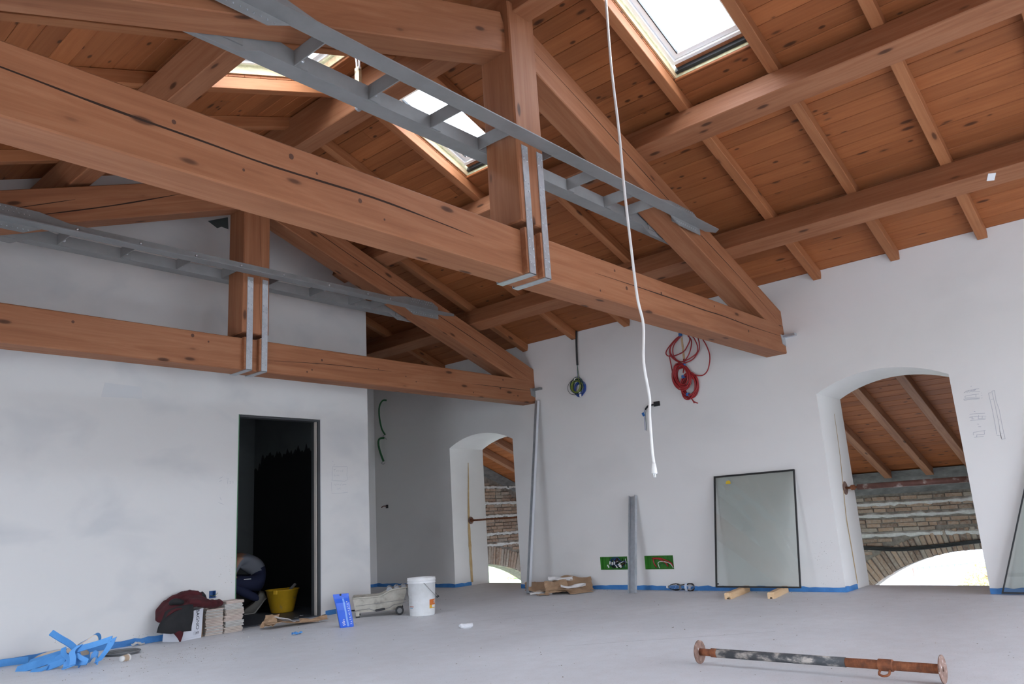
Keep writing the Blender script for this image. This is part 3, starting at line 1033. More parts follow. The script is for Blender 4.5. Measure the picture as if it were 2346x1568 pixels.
screw_me = None
def screw(parent, loc, nrm, r=0.008, name='screw'):
    global screw_me
    if screw_me is None:
        screw_me = bpy.data.meshes.new('screw')
        v, f = lathe([(1.0, 0), (0.95, 0.35), (0.55, 0.6), (0.001, 0.62)], 10)
        screw_me.from_pydata(v, [], f)
        screw_me.materials.append(M_BOLT)
        screw_me.polygons.foreach_set('use_smooth', [True] * len(screw_me.polygons))
    M = Matrix.Translation(loc) @ Vector(nrm).to_track_quat('Z', 'Y').to_matrix().to_4x4() @ Matrix.Scale(r, 4)
    o = bpy.data.objects.new(name, screw_me)
    return place(o, parent, M)

def truss(y0, dz, which, cracks):
    yb = y0 + 0.236
    ym = (y0 + yb) / 2
    root = empty('roof_truss', (XR, ym, 2.473 + dz))
    tag(root, 'massive pine king post truss, %s' % which, 'truss', 'roof trusses')
    z0, z1 = 2.473 + dz, 2.788 + dz
    tie = beam('tie_beam', (XL - 0.25, ym, (z0 + z1) / 2), (W + 0.25, ym, (z0 + z1) / 2), 0.236, z1 - z0, M_BEAM, root, c=0.008)
    kp = beam('king_post', (XR, ym - 0.017, 2.835 + dz), (XR, ym - 0.017, 4.53), 0.29, 0.285, M_BEAM, root, up=(1, 0, 0), c=0.01)
    # chamfered shoulders are part of the post; the rafters
    for sd in (1, -1):
        nm = 'rafter'
        xa, xb = XR + sd * 0.12, XR + sd * (W - XR + 0.22)
        ztop = lambda x: 4.435 + dz - 0.3615 * (abs(x - XR) - 0.183)
        pa = Vector((xa, ym, ztop(xa) - 0.1625))
        pb = Vector((xb, ym, ztop(xb) - 0.1625))
        ra = beam(nm, pa, pb, 0.231, 0.305, M_BEAM, root, up=(0, 0, 1), c=0.007)
        if sd > 0:
            fr = lambda a, b, c: Vector((a, y0 + 0.0025 - c, b))
            crack('crack', [(4.05, ztop(4.05) - 0.155), (4.6, ztop(4.6) - 0.145), (5.3, ztop(5.3) - 0.155), (6.2, ztop(6.2) - 0.16), (7.2, ztop(7.2) - 0.15), (8.0, ztop(8.0) - 0.17)], fr, 0.007, ra)
        elif cracks == 2:
            fr = lambda a, b, c: Vector((a, y0 + 0.0025 - c, b))
            crack('crack', [(1.9, ztop(1.9) - 0.24), (2.5, ztop(2.5) - 0.2), (3.1, ztop(3.1) - 0.13)], fr, 0.012, ra)
            crack('crack', [(1.7, ztop(1.7) - 0.17), (2.2, ztop(2.2) - 0.12)], fr, 0.006, ra)
    fr = lambda a, b, c: Vector((a, y0 - c, b))
    if cracks == 1:
        crack('crack', [(0.0, 2.7), (0.74, 2.672), (1.1, 2.655), (1.5, 2.648), (1.9, 2.64), (2.5, 2.655), (3.0, 2.64), (3.3, 2.625)], fr, 0.009, tie)
        crack('crack', [(4.6, 2.655), (5.2, 2.66), (5.8, 2.66), (6.3, 2.655), (6.7, 2.66), (7.3, 2.65), (8.14, 2.655)], fr, 0.008, tie)
    else:
        crack('crack', [(4.1, 2.6 + dz), (4.8, 2.64 + dz), (5.6, 2.65 + dz)], fr, 0.004, tie)
        crack('crack', [(6.9, 2.63 + dz), (7.5, 2.635 + dz), (8.05, 2.64 + dz)], fr, 0.006, tie)
        crack('crack', [(XR + 0.02, 4.2), (XR + 0.03, 3.8), (XR + 0.045, 3.5), (XR + 0.03, 3.2), (XR + 0.05, 2.86)], lambda a, b, c: Vector((a, ym - 0.163 - c, b)), 0.012, kp)
    # knots on the front faces
    rg = random.Random(cracks * 11)
    for k in range(16):
        x = rg.uniform(0.9, 8.0)
        if 3.6 < x < 4.15: continue
        z = rg.uniform(z0 + 0.04, z1 - 0.04)
        r = rg.uniform(0.006, 0.016)
        V = [(x + r * math.cos(q) * rg.uniform(0.94, 1.06), y0 - 0.0009, z + r * 1.1 * math.sin(q)) for q in [i * math.pi / 9 for i in range(18)]]
        obj('knot', (V, [tuple(range(18))]), M_KNOT, tie)
    # packing strips between strap and tie beam
    for x in (3.79, 3.95):
        obj('packer', span(x - 0.038, x + 0.036, y0 - 0.044, y0 - 0.0005, z0 + 0.001, z1 + 0.003), M_BEAM, root)
    # steel strap stirrups
    fy = ym - 0.162 - 0.0005
    by = ym + 0.128 + 0.0005
    for x, nm in ((3.802, 'left'), (3.964, 'right')):
        st = empty('strap_stirrup', (x, ym, z0))
        tag(st, 'galvanised strap under the %s king post, %s one of the pair' % ('near' if cracks == 1 else 'far', nm), 'strap', 'strap stirrups')
        th = 0.006
        obj('strap', join(span(x - 0.031, x + 0.031, fy - th, fy, z0 - th, 3.4 + dz), span(x - 0.031, x + 0.031, fy - th, by + th, z0 - th - 0.001, z0 - 0.001), span(x - 0.031, x + 0.031, by, by + th, z0 - th, 3.4 + dz)), M_GALV, st)
        for zz in (3.36, 3.3, 3.13, 3.07, 2.92, 2.865, 2.715, 2.655, 2.6, 2.545):
            for dx in (-0.017, 0.017):
                screw(st, (x + dx, fy - th, zz + dz + (0.004 if dx < 0 else -0.008)), (0, -1, 0), 0.0075)
    # steel bracing: two angles joined by cross plates
    br = empty('steel_bracing', (XR, ym, 3.43 + dz))
    tag(br, 'grey steel ladder bracing bolted across the truss %s' % ('nearest the photographer' if cracks == 1 else 'by the partition'), 'brace', 'steel truss braces')
    zf = 3.43 + dz
    x0, x1 = 2 * XR - 6.54, 6.54
    def prof(y, sgn, nmx):
        web = extrude([(x0 + 0.25, zf), (x0 + 0.25, zf - 0.062), (x0 + 0.62, zf - 0.062), (x0 + 0.75, zf), (x1 - 0.75, zf), (x1 - 0.62, zf - 0.062), (x1 - 0.22, zf - 0.062), (x1 - 0.22, zf),
                       (x1 - 0.22, zf + 0.09), (x1 - 0.32, zf + 0.14), (x1 - 0.72, zf + 0.14), (x1 - 0.95, zf + 0.098), (x0 + 0.95, zf + 0.098), (x0 + 0.72, zf + 0.14), (x0 + 0.32, zf + 0.14), (x0 + 0.25, zf + 0.09)], [], 0.008,
                      lambda a, b, c: Vector((a, y + sgn * c, b)))
        w = obj('web', web, M_STEEL, br)
        flg = extrude([(x0 + 0.12, 0.008), (x0, 0.06), (x0 + 0.06, 0.12), (x1 - 0.06, 0.12), (x1, 0.06), (x1 - 0.12, 0.008)], [], 0.008, lambda a, b, c: Vector((a, y + sgn * b, zf + c)))
        obj('flange', flg, M_STEEL, br)
        V, F = [], []
        for sx in (1, -1):
            for rowz, n in ((zf + 0.122, 10), (zf + 0.092, 10), (zf - 0.035, 10)):
                for k in range(n):
                    xx = XR + sx * (x1 - XR - 0.3 - 0.037 * k - (0.02 if rowz < zf + 0.1 else 0))
                    d = xf(lathe([(0.0055, 0), (0.004, 0.004)], 6), Matrix.Translation((xx, y + sgn * 0.008, rowz)) @ RX(math.pi / 2 * (1 if sgn < 0 else -1)))
                    n0 = len(V)
                    V += d[0]
                    F += [tuple(i + n0 for i in q) for q in d[1]]
        obj('nail_heads', (V, F), M_BOLT, w)['kind'] = 'stuff'
        return w
    w1 = prof(fy, -1, 'front')
    w2 = prof(by, 1, 'rear')
    xs = [2.17, 2.69, 3.2, 3.655, 4.125, 4.68, 5.2, 5.52]
    for x in xs:
        tdir = 1
        C = join(span(x - 0.004, x + 0.004, fy + 0.001, by - 0.001, zf + 0.002, zf + 0.098), span(x + 0.004, x + 0.085, fy + 0.001, fy + 0.008, zf + 0.004, zf + 0.094), span(x + 0.004, x + 0.085, by - 0.008, by - 0.001, zf + 0.004, zf + 0.094))
        cp = obj('cross_plate', C, M_STEEL, br)
        screw(br, (x + 0.045, by - 0.008, zf + 0.05), (0, -1, 0), 0.014, 'bolt')
        screw(br, (x + 0.045, fy - 0.008, zf + 0.065), (0, -1, 0), 0.013, 'bolt')
    # packers between the bracing ends and the rafters
    for sx in (1, -1):
        for (ya, yc) in ((fy, y0), (yb, by)):
            xa = XR + sx * 2.02
            xb = XR + sx * 2.4
            zt = min(ztop(xb), zf + 0.13) - 0.01
            obj('packing_plate', span(min(xa, xb), max(xa, xb), ya + 0.0005, yc - 0.0005, zf - 0.02, zt), M_STEEL, br)
    # end bracket where the tie beam enters the right wall
    ab = empty('angle_bracket', (W, y0, 2.6 + dz))
    tag(ab, 'small metal angle bracket fixing the %s tie beam end to the wall' % ('near' if cracks == 1 else 'far'), 'bracket', 'tie beam end brackets')
    obj('wall_leg', extrude([(W - 0.105, 2.672), (W - 0.09, 2.572), (W - 0.0005, 2.552), (W - 0.0005, 2.672)], [], 0.006, lambda a, b, c: Vector((a, y0 - 0.0005 - c, b + dz))), M_STEEL if cracks == 2 else M_GALV, ab)
    obj('flange_leg', span(W - 0.06, W - 0.0005, y0 - 0.135, y0 - 0.0065, 2.645 + dz, 2.672 + dz), M_STEEL if cracks == 2 else M_GALV, ab)
    return root

truss(3.099, 0.0, 'nearest the photographer, crossing the whole picture', 1)
truss(6.653, -0.028, 'in front of the partition wall', 2)

# ================================================================== MARKS ON THE WALLS
SKETCH = [[(1.501,1.795),(1.477,1.808),(1.409,1.816),(1.373,1.814)],[(1.5,1.795),(1.473,1.81)],[(1.48,1.792),(1.454,1.811)],[(1.461,1.793),(1.432,1.812)],[(1.442,1.799),(1.403,1.813)],[(1.432,1.793),(1.399,1.811)],[(1.499,1.763),(1.432,1.768),(1.382,1.766)],[(1.499,1.763),(1.501,1.745)],[(1.407,1.768),(1.413,1.74)],[(1.501,1.745),(1.437,1.743),(1.38,1.737)],[(1.513,1.738),(1.449,1.733),(1.385,1.724)],[(1.511,1.727),(1.447,1.725),(1.386,1.723)],[(1.513,1.74),(1.511,1.727)],[(1.438,1.842),(1.428,1.849)],[(1.362,1.774),(1.359,1.77)],[(1.368,1.75),(1.359,1.752)],[(1.369,1.723),(1.363,1.73)],[(1.417,1.793),(1.371,1.788)],[(1.49,1.592),(1.434,1.591),(1.366,1.586)],[(1.497,1.565),(1.431,1.564),(1.395,1.564),(1.361,1.558)],[(1.493,1.566),(1.468,1.566)],[(1.482,1.547),(1.46,1.546)],[(1.428,1.542),(1.399,1.541),(1.365,1.541)],[(1.495,1.533),(1.437,1.534),(1.373,1.531)],[(1.473,1.564),(1.477,1.548)],[(1.42,1.575),(1.428,1.543)],[(1.392,1.561),(1.397,1.541)],[(1.452,1.612),(1.44,1.611)],[(1.447,1.496),(1.43,1.492)],[(1.44,1.471),(1.418,1.468)],[(1.489,1.423),(1.441,1.428),(1.39,1.43)],[(1.489,1.423),(1.492,1.399)],[(1.4,1.427),(1.403,1.397)],[(1.467,1.4),(1.403,1.397)],[(1.491,1.379),(1.413,1.379)],[(1.464,1.398),(1.469,1.382)],[(1.472,1.383),(1.464,1.382)],[(1.307,1.763),(1.285,1.763)],[(1.307,1.761),(1.303,1.604),(1.305,1.462),(1.308,1.384)],[(1.279,1.777),(1.254,1.778)],[(1.278,1.775),(1.276,1.703),(1.274,1.584),(1.273,1.49),(1.278,1.406),(1.277,1.34)],[(1.256,1.776),(1.26,1.684),(1.25,1.605),(1.252,1.472),(1.251,1.379),(1.25,1.337)],[(1.31,1.375),(1.286,1.372)],[(1.278,1.336),(1.25,1.337)],[(1.279,1.41),(1.277,1.34)],[(1.296,1.702),(1.282,1.704)],[(1.268,1.512),(1.262,1.513)],[(1.271,1.385),(1.266,1.385)]]
NOTES = [[(5.379,1.62),(5.494,1.624),(5.589,1.626)],[(5.594,1.623),(5.585,1.519),(5.598,1.476),(5.555,1.455),(5.45,1.459),(5.368,1.468)],[(5.384,1.616),(5.378,1.468)],[(5.4,1.587),(5.426,1.591)],[(5.41,1.591),(5.408,1.565)],[(5.436,1.578),(5.441,1.566),(5.451,1.578)],[(5.457,1.58),(5.464,1.566),(5.472,1.579)],[(5.481,1.574),(5.493,1.579),(5.489,1.566)],[(5.504,1.579),(5.501,1.565)],[(5.527,1.588),(5.525,1.564)],[(5.409,1.531),(5.411,1.514),(5.425,1.519)],[(5.44,1.519),(5.451,1.527),(5.456,1.516)],[(5.463,1.516),(5.47,1.526),(5.477,1.516)],[(5.368,1.442),(5.372,1.316),(5.501,1.319),(5.596,1.33)],[(5.408,1.425),(5.424,1.408),(5.439,1.425)],[(5.45,1.417),(5.471,1.421)],[(5.481,1.425),(5.491,1.408),(5.507,1.429)],[(5.518,1.412),(5.544,1.42),(5.576,1.416)],[(5.449,1.378),(5.454,1.361),(5.491,1.382),(5.491,1.361)],[(5.38,1.689),(5.395,1.676)],[(5.4,1.638),(5.416,1.648)],[(3.996,1.484),(4.036,1.503)],[(3.997,1.454),(4.029,1.469)],[(4.073,1.488),(4.094,1.492),(4.091,1.431)],[(4.111,1.454),(4.127,1.458),(4.124,1.435),(4.111,1.439)],[(4.136,1.45),(4.152,1.457),(4.151,1.435)],[(4.01,1.298),(4.027,1.268)],[(3.995,1.246),(4.052,1.226)]]
o = obj('pencil_drawing', lines_on(SKETCH, lambda a, b: Vector((W - 0.0012, a, b)), 0.0035), M_PENCIL, wall_r)
tag(o, 'faint pencil construction sketches on the white wall')
o = obj('pencil_note', lines_on(NOTES, lambda a, b: Vector((a, YP - 0.0012, b)), 0.0032), M_PENCIL, wall_p)
tag(o, 'faint pencil notes beside the doorway')
# scuffs around the doorway edge and above the blue strip
for (cx, cz, rx, rz, n) in ((4.1, 0.62, 0.09, 0.2, 26), (2.62, 0.12, 0.05, 0.02, 16), (3.3, 0.075, 0.1, 0.012, 14)):
    V, F = [], []
    for i in range(n):
        x, z, r = cx + rnd(-rx, rx), cz + rnd(-rz, rz), rnd(0.001, 0.004)
        k = len(V)
        q = rnd(0, 3)
        V += [(x + r * math.cos(q + j * 1.257) * rnd(0.6, 1.5), YP - 0.0012, z + r * math.sin(q + j * 1.257)) for j in range(5)]
        F.append(tuple(k + j for j in range(5)))
    o = obj('scuff_marks', (V, F), M_STAIN, wall_p)
    o['kind'] = 'stuff'
V, F = [], []
for i in range(60):
    y, z, r = rnd(2.9, 3.12), rnd(0.07, 0.5), rnd(0.0008, 0.003)
    k = len(V)
    V += [(W - 0.0012, y + r * math.cos(j * 1.257), z + r * math.sin(j * 1.257) * 1.5) for j in range(5)]
    F.append(tuple(k + j for j in range(5)))
o = obj('dirt_splashes', (V, F), M_STAIN, wall_r)
o['kind'] = 'stuff'

# ================================================================== ELECTRICAL ROUGH-IN
def wall_box(y0, y1, z0, z1, depth, label, wires):
    """open green box let into the right wall"""
    root = empty('wall_box', (W, (y0 + y1) / 2, z0))
    tag(root, label, 'wall box', 'green wall boxes')
    t = 0.004
    e = 0.0012
    y0, y1, z0, z1 = y0 + e, y1 - e, z0 + e, z1 - e
    x1 = W + depth
    parts = [span(x1 - t, x1, y0, y1, z0, z1), span(W - 0.002, x1, y0, y0 + t, z0, z1), span(W - 0.002, x1, y1 - t, y1, z0, z1),
             span(W - 0.002, x1, y0, y1, z0, z0 + t), span(W - 0.002, x1, y0, y1, z1 - t, z1)]
    obj('box', join(*parts), M_GREENBOX, root)
    for k in range(6):
        yy = y0 + (y1 - y0) * (k + 0.7) / 6.4
        obj('rib', span(x1 - t - 0.006, x1 - t, yy, yy + 0.004, z0 + t, z1 - t), M_GREENBOX, root)
    rg = random.Random(len(label))
    if wires == 'many':
        mats = [M_BLACK, M_BLUEW, M_BLACK, M_BROWNW, M_WHITEPL, M_BLUEW, M_YGREEN, M_BLACK, M_TEALW]
        for k in range(30):
            ya, yb = rg.uniform(y0 + 0.02, y0 + 0.3), rg.uniform(y0 + 0.02, y0 + 0.27)
            za, zb = rg.uniform(z0 + 0.01, z1 - 0.02), rg.uniform(z0 + 0.01, z1 - 0.015)
            pts = [(x1 - 0.01, ya, za), (W + rg.uniform(0.005, 0.03), (ya + yb) / 2 + rg.uniform(-0.03, 0.03), rg.uniform(z0 + 0.02, z1 - 0.01)),
                   (W + rg.uniform(0.0, 0.02), yb, zb), (x1 - 0.015, yb + rg.uniform(-0.03, 0.03), (za + zb) / 2)]
            m = mats[k % len(mats)]
            obj('wire', tube(smooth_path(pts, 5), 0.0042, 5), m, root, smooth=True)
        for k in range(7):
            y, z = y0 + 0.1 + 0.033 * k + rg.uniform(-0.01, 0.01), z0 + rg.uniform(0.03, 0.08)
            obj('connector', cbox_mesh('connector', 0.016, 0.014, 0.038, 0.003), M_WHITEPL, root, T(W + 0.004, y, z) @ RX(rg.uniform(-0.6, 0.6)))
    else:
        for (ya, za, yb, zb, h) in ((y1 - 0.09, z1 - 0.045, y1 - 0.13, z0 + 0.02, 0.012), (y1 - 0.1, z1 - 0.04, y0 + 0.1, z0 + 0.03, 0.03), (y1 - 0.08, z1 - 0.035, y0 + 0.03, z0 + 0.02, 0.035)):
            pts = [(x1 - 0.01, ya, za), (W + 0.01, ya - 0.03, za + 0.006), (W + 0.012, (ya + yb) / 2, max(za, zb) - 0.01 + h * 0.3), (W + 0.015, yb + 0.015, (za + zb) / 2), (x1 - 0.02, yb, zb)]
            obj('cable', tube(smooth_path(pts, 6), 0.008, 7), M_RED, root, smooth=True)
        pts = [(W + 0.02, y1 - 0.18, z0 + 0.01), (W + 0.008, y1 - 0.175, z0 + 0.075), (W + 0.008, y1 - 0.25, z0 + 0.085), (W + 0.01, y0 + 0.05, z0 + 0.06), (W + 0.02, y0 + 0.02, z0 + 0.01)]
        obj('cable', tube(smooth_path(pts, 6), 0.0035, 6), M_WHITEPL, root, smooth=True)
        pts = [(W + 0.02, y1 - 0.2, z0 + 0.01), (W + 0.008, y1 - 0.21, z0 + 0.06), (W + 0.008, y1 - 0.27, z0 + 0.05), (W + 0.02, y1 - 0.29, z0 + 0.01)]
        obj('cable', tube(smooth_path(pts, 6), 0.004, 6), M_GREENCON, root, smooth=True)
    return root
wall_box(*box_holes[0], 0.06, 'green recessed wall box full of black and blue wires with white connectors', 'many')
wall_box(*box_holes[1], 0.06, 'green recessed wall box with thick red cables', 'red')

b = empty('socket_box', (3.96, YP, 0.33))
tag(b, 'small blue socket box with loose wires above the stacked tiles', 'wall box')
M_BLUEBOX = plain('blue_box_plastic', (0.02, 0.1, 0.3), 0.45)
obj('box', join(span(3.927, 3.993, YP + 0.04, YP + 0.044, 0.327, 0.393), span(3.927, 3.931, YP - 0.003, YP + 0.04, 0.327, 0.393), span(3.989, 3.993, YP - 0.003, YP + 0.04, 0.327, 0.393),
                span(3.927, 3.993, YP - 0.003, YP + 0.04, 0.327, 0.331), span(3.927, 3.993, YP - 0.003, YP + 0.04, 0.389, 0.393)), M_BLUEBOX, b)
obj('wire', tube(smooth_path([(3.94, YP + 0.035, 0.36), (3.965, YP + 0.0, 0.345), (3.985, YP - 0.012, 0.35), (4.008, YP - 0.015, 0.372)], 5), 0.0022, 5), M_YGREEN, b, smooth=True)
obj('wire', tube(smooth_path([(3.95, YP + 0.035, 0.35), (3.97, YP + 0.0, 0.338), (4.0, YP - 0.012, 0.332)], 5), 0.0022, 5), M_BLUEW, b, smooth=True)

# hanging red cable with tied coils
rc = empty('red_cable_coil', (W - 0.05, 4.33, 2.93))
tag(rc, 'bundle of red cable hung on the wall in tied coils', 'cable')
RED = [[(4.317,2.932),(4.413,2.883),(4.522,2.773),(4.511,2.709),(4.444,2.693),(4.313,2.72),(4.232,2.778),(4.195,2.839),(4.217,2.898)],[(4.322,2.923),(4.422,2.871),(4.473,2.764),(4.461,2.68),(4.4,2.621),(4.313,2.605),(4.231,2.664),(4.197,2.765),(4.194,2.845),(4.217,2.898)],[(4.317,2.929),(4.413,2.821),(4.434,2.715),(4.412,2.643),(4.35,2.605),(4.283,2.606),(4.222,2.622),(4.143,2.674),(4.115,2.749),(4.13,2.832),(4.164,2.877)],[(4.325,2.927),(4.445,2.813),(4.471,2.722),(4.426,2.653),(4.359,2.59),(4.286,2.58),(4.194,2.61),(4.111,2.694),(4.082,2.756),(4.083,2.803),(4.102,2.847)],[(4.463,2.721),(4.485,2.698),(4.495,2.618),(4.477,2.485)],[(4.038,2.817),(4.005,2.74),(3.982,2.637),(3.978,2.537),(4.014,2.445),(4.083,2.404),(4.148,2.405),(4.23,2.443)],[(4.32,2.633),(4.32,2.572),(4.337,2.468)],[(4.306,2.19),(4.268,2.145),(4.231,2.093)],[(4.299,2.182),(4.242,2.115),(4.185,2.083)]]
for k, pl in enumerate(RED):
    n = len(pl)
    pts = [(8.1 + 0.018 * math.sin(i * 1.7 + k) + (0.02 if i in (0,) else 0), y, z) for i, (y, z) in enumerate(pl)]
    obj('loop', tube(smooth_path(pts, 6), 0.0072, 7), M_RED, rc, smooth=True)
def coil(parent, name, cy, cz, ry, rz, tilt, turns, r, mat, x=8.1, spread=0.025):
    for k in range(turns):
        a, b2 = ry + rnd(-spread, spread), rz + rnd(-spread, spread)
        oy, oz, ox = rnd(-0.012, 0.012), rnd(-0.014, 0.014), rnd(-0.025, 0.02)
        pts = []
        for i in range(22):
            q = 2 * math.pi * i / 22
            u, v = a * math.cos(q), b2 * math.sin(q)
            pts.append((x + ox + 0.01 * math.sin(q + k), cy + oy + u * math.cos(tilt) - v * math.sin(tilt), cz + oz + u * math.sin(tilt) + v * math.cos(tilt)))
        obj(name, tube(pts, r, 6, True), mat, parent, smooth=True)
coil(rc, 'loop', 4.355, 2.43, 0.1, 0.135, -0.25, 13, 0.0072, M_RED)
coil(rc, 'loop', 4.285, 2.305, 0.095, 0.13, 0.2, 11, 0.0072, M_RED, 8.12)
for y, z in ((4.318, 2.93), (4.318, 2.555), (4.34, 2.42), (4.31, 2.205)):
    obj('tie', xf(cyl(0.022, 0.035, 10), T(8.1, y, z - 0.017)), M_BLUETAPE, rc, smooth=False)
tag(obj('wooden_lath', span(W - 0.012, W - 0.001, 4.318, 4.34, 2.62, 2.93), M_LINING), 'thin pale lath behind the red cable', 'lath')

bc = empty('black_conduit_coil', (W - 0.02, 5.87, 3.27))
tag(bc, 'black conduit hanging from the roof with a small coil of green and blue wires', 'cable')
obj('conduit', tube(smooth_path([(W - 0.03, 5.845, 3.3), (W - 0.03, 5.862, 3.156), (W - 0.03, 5.872, 2.98), (W - 0.03, 5.877, 2.84)], 6), 0.013, 8), M_BLACK, bc, smooth=True)
for k, (dy, m) in enumerate(((0.006, M_BLUEW), (-0.008, M_TEALW), (0.0, M_YGREEN))):
    obj('wire', tube(smooth_path([(W - 0.03, 5.877, 2.86), (W - 0.03, 5.88 + dy, 2.76), (W - 0.03, 5.876 + dy * 2, 2.67)], 5), 0.003, 5), m, bc, smooth=True)
coil(bc, 'wire_loop', 5.905, 2.56, 0.085, 0.095, 0.2, 5, 0.0042, M_TEALW, 8.115, 0.02)
coil(bc, 'wire_loop', 5.9, 2.565, 0.082, 0.09, 0.2, 4, 0.0042, M_YGREEN, 8.105, 0.02)
coil(bc, 'wire_loop', 5.87, 2.52, 0.072, 0.085, 0.2, 8, 0.005, M_BLUEW, 8.125, 0.016)
coil(bc, 'wire_loop', 5.92, 2.55, 0.09, 0.1, 0.2, 3, 0.003, M_BLACK, 8.11, 0.022)
for y, z, a in ((5.92, 2.655, 0.6), (5.865, 2.475, 0.1), (5.855, 2.43, 0.1)):
    obj('tie', cbox_mesh('tie', 0.03, 0.02, 0.035, 0.004), M_WHITEPL, bc, T(8.105, y, z) @ RX(a))

jb = empty('cable_outlet', (W, 4.79, 2.14))
tag(jb, 'black cable outlet with a blue clip sticking out of the wall', 'outlet')
obj('plate', span(W - 0.014, W - 0.0005, 4.72, 4.8, 2.135, 2.192), M_BLACK, jb)
obj('sleeve', tube(smooth_path([(W - 0.012, 4.8, 2.158), (W - 0.05, 4.83, 2.15), (W - 0.055, 4.865, 2.138), (W - 0.05, 4.9, 2.11)], 5), 0.012, 8), M_BLACK, jb, smooth=True)
obj('wire', tube(smooth_path([(W - 0.05, 4.9, 2.11), (W - 0.05, 4.925, 2.07), (W - 0.045, 4.928, 1.96), (W - 0.045, 4.935, 1.86)], 5), 0.003, 5), M_BLUEW, jb, smooth=True)
obj('wire', tube(smooth_path([(W - 0.05, 4.89, 2.1), (W - 0.05, 4.905, 2.05), (W - 0.045, 4.912, 1.95), (W - 0.045, 4.917, 1.855)], 5), 0.003, 5), M_TEALW, jb, smooth=True)
obj('clip', cbox_mesh('clip', 0.02, 0.03, 0.045, 0.005), M_BLUETAPE, jb, T(W - 0.05, 4.935, 2.055) @ RX(-0.4))

for i, (pts, r, lab) in enumerate((([(W - 0.004, 9.82, 2.955), (W - 0.05, 9.87, 2.95), (W - 0.06, 9.94, 2.86), (W - 0.05, 9.96, 2.7), (W - 0.04, 9.92, 2.5), (W - 0.03, 9.85, 2.39)], 0.014, 'green conduit tail curling out of the wall above the other, far corner'),
                              ([(W - 0.004, 9.9, 2.34), (W - 0.05, 9.97, 2.33), (W - 0.06, 9.985, 2.25), (W - 0.05, 9.96, 2.12), (W - 0.04, 9.89, 1.96)], 0.017, 'short green conduit stub below the long one in the far corner'))):
    g = empty('conduit_tail', pts[0])
    tag(g, lab, 'conduit', 'green conduits in the far corner')
    obj('conduit', tube(smooth_path(pts, 7), r, 8), M_GREENCON, g, smooth=True)
    e = Vector(pts[-1])
    obj('wire', tube(smooth_path([e, e + Vector((-0.02, 0.03, -0.03)), e + Vector((-0.02, -0.02, -0.05)), e + Vector((-0.02, -0.06, -0.03 if i else -0.09))], 5), 0.003, 5), M_TEALW, g, smooth=True)
sb = empty('socket_stub', (W, 9.87, 1.237))
tag(sb, 'small black cable stub on the dark far corner wall', 'outlet')
obj('plate', span(W - 0.01, W - 0.0005, 9.845, 9.895, 1.21, 1.262), M_BLACK, sb)
obj('wire', tube(smooth_path([(W - 0.01, 9.87, 1.24), (W - 0.05, 9.9, 1.245), (W - 0.06, 9.94, 1.225)], 5), 0.008, 6), M_BROWNW, sb, smooth=True)

# white cable hanging from the skylight trimmer
CAB = [(4.30, 2.6, 4.62), (4.286, 2.58, 4.555), (4.268, 2.58, 4.008), (4.285, 2.58, 3.5), (4.279, 2.58, 3.069), (4.29, 2.58, 2.657), (4.306, 2.58, 2.291), (4.347, 2.58, 2.102),
       (4.303, 2.58, 1.842), (4.332, 2.58, 1.615), (4.312, 2.58, 1.5), (4.3, 2.58, 1.274), (4.304, 2.58, 1.19)]
wc = empty('hanging_cable', CAB[0])
tag(wc, 'long white cable hanging from the roof with a plug at its end', 'cable')
obj('cord', tube(smooth_path(CAB, 6), 0.0098, 8), M_WHITECABLE, wc, smooth=True)
pl = obj('plug', xf(lathe([(0.009, 0), (0.012, -0.01), (0.017, -0.04), (0.019, -0.065), (0.017, -0.07)], 12), T(4.304, 2.58, 1.19) @ RY(0.1)), M_WHITECABLE, wc, smooth=True)
for dx in (-0.009, 0.009):
    obj('pin', xf(cyl(0.0028, -0.024, 8), T(4.297 + dx, 2.58, 1.122)), M_BOLT, pl)

# plate nailed on the lower purlin
tp = slope(1, -1.1, 0.8, 0.322)
o = obj('nail_plate', cbox_mesh('nail_plate', 0.09, 0.055, 0.004, 0.001), M_WHITEPL, None, T(*tp) @ RY(TH) @ RZ(0.35))
tag(o, 'small pale metal plate nailed under the lower purlin at the right', 'plate')

# ================================================================== THINGS ALONG THE RIGHT WALL
po = empty('aluminium_straightedge', (7.573, 6.5, 0))
tag(po, 'tall aluminium straightedge leaning on the wall by the far truss end', 'pole')
beam('profile', (7.575, 6.5, 0.002), (8.118, 6.595, 2.47), 0.062, 0.034, M_GALV, po, up=(1, 0, 0.3), c=0.004)
obj('edge_rib', xf(box(2.5, 0.006, 0.04), frame_matrix((7.553, 6.464, 0.015), (8.096, 6.559, 2.47), (1, 0, 0.3))), plain('bright_aluminium', (0.72, 0.74, 0.78), 0.35, 0.5), po)

stM = frame_matrix((7.766, 5.107, 0.0), (8.125, 5.208, 1.1), (-1, 0, 0.3))
sd = empty('metal_stud', (7.766, 5.107, 0))
tag(sd, 'short galvanised channel stud leaning between the two green wall boxes', 'stud')
for nm, d in (('web', box(1.155, 0.094, 0.003, (0, 0, -0.02))), ('flange', box(1.155, 0.003, 0.045, (0, -0.0455, 0.004))), ('flange', box(1.155, 0.003, 0.045, (0, 0.0455, 0.004))),
              ('lip', box(1.155, 0.012, 0.002, (0, -0.041, 0.026))), ('lip', box(1.155, 0.012, 0.002, (0, 0.041, 0.026)))):
    obj(nm, xf(d, T(0, 0, 0)), M_GALV, sd, stM)

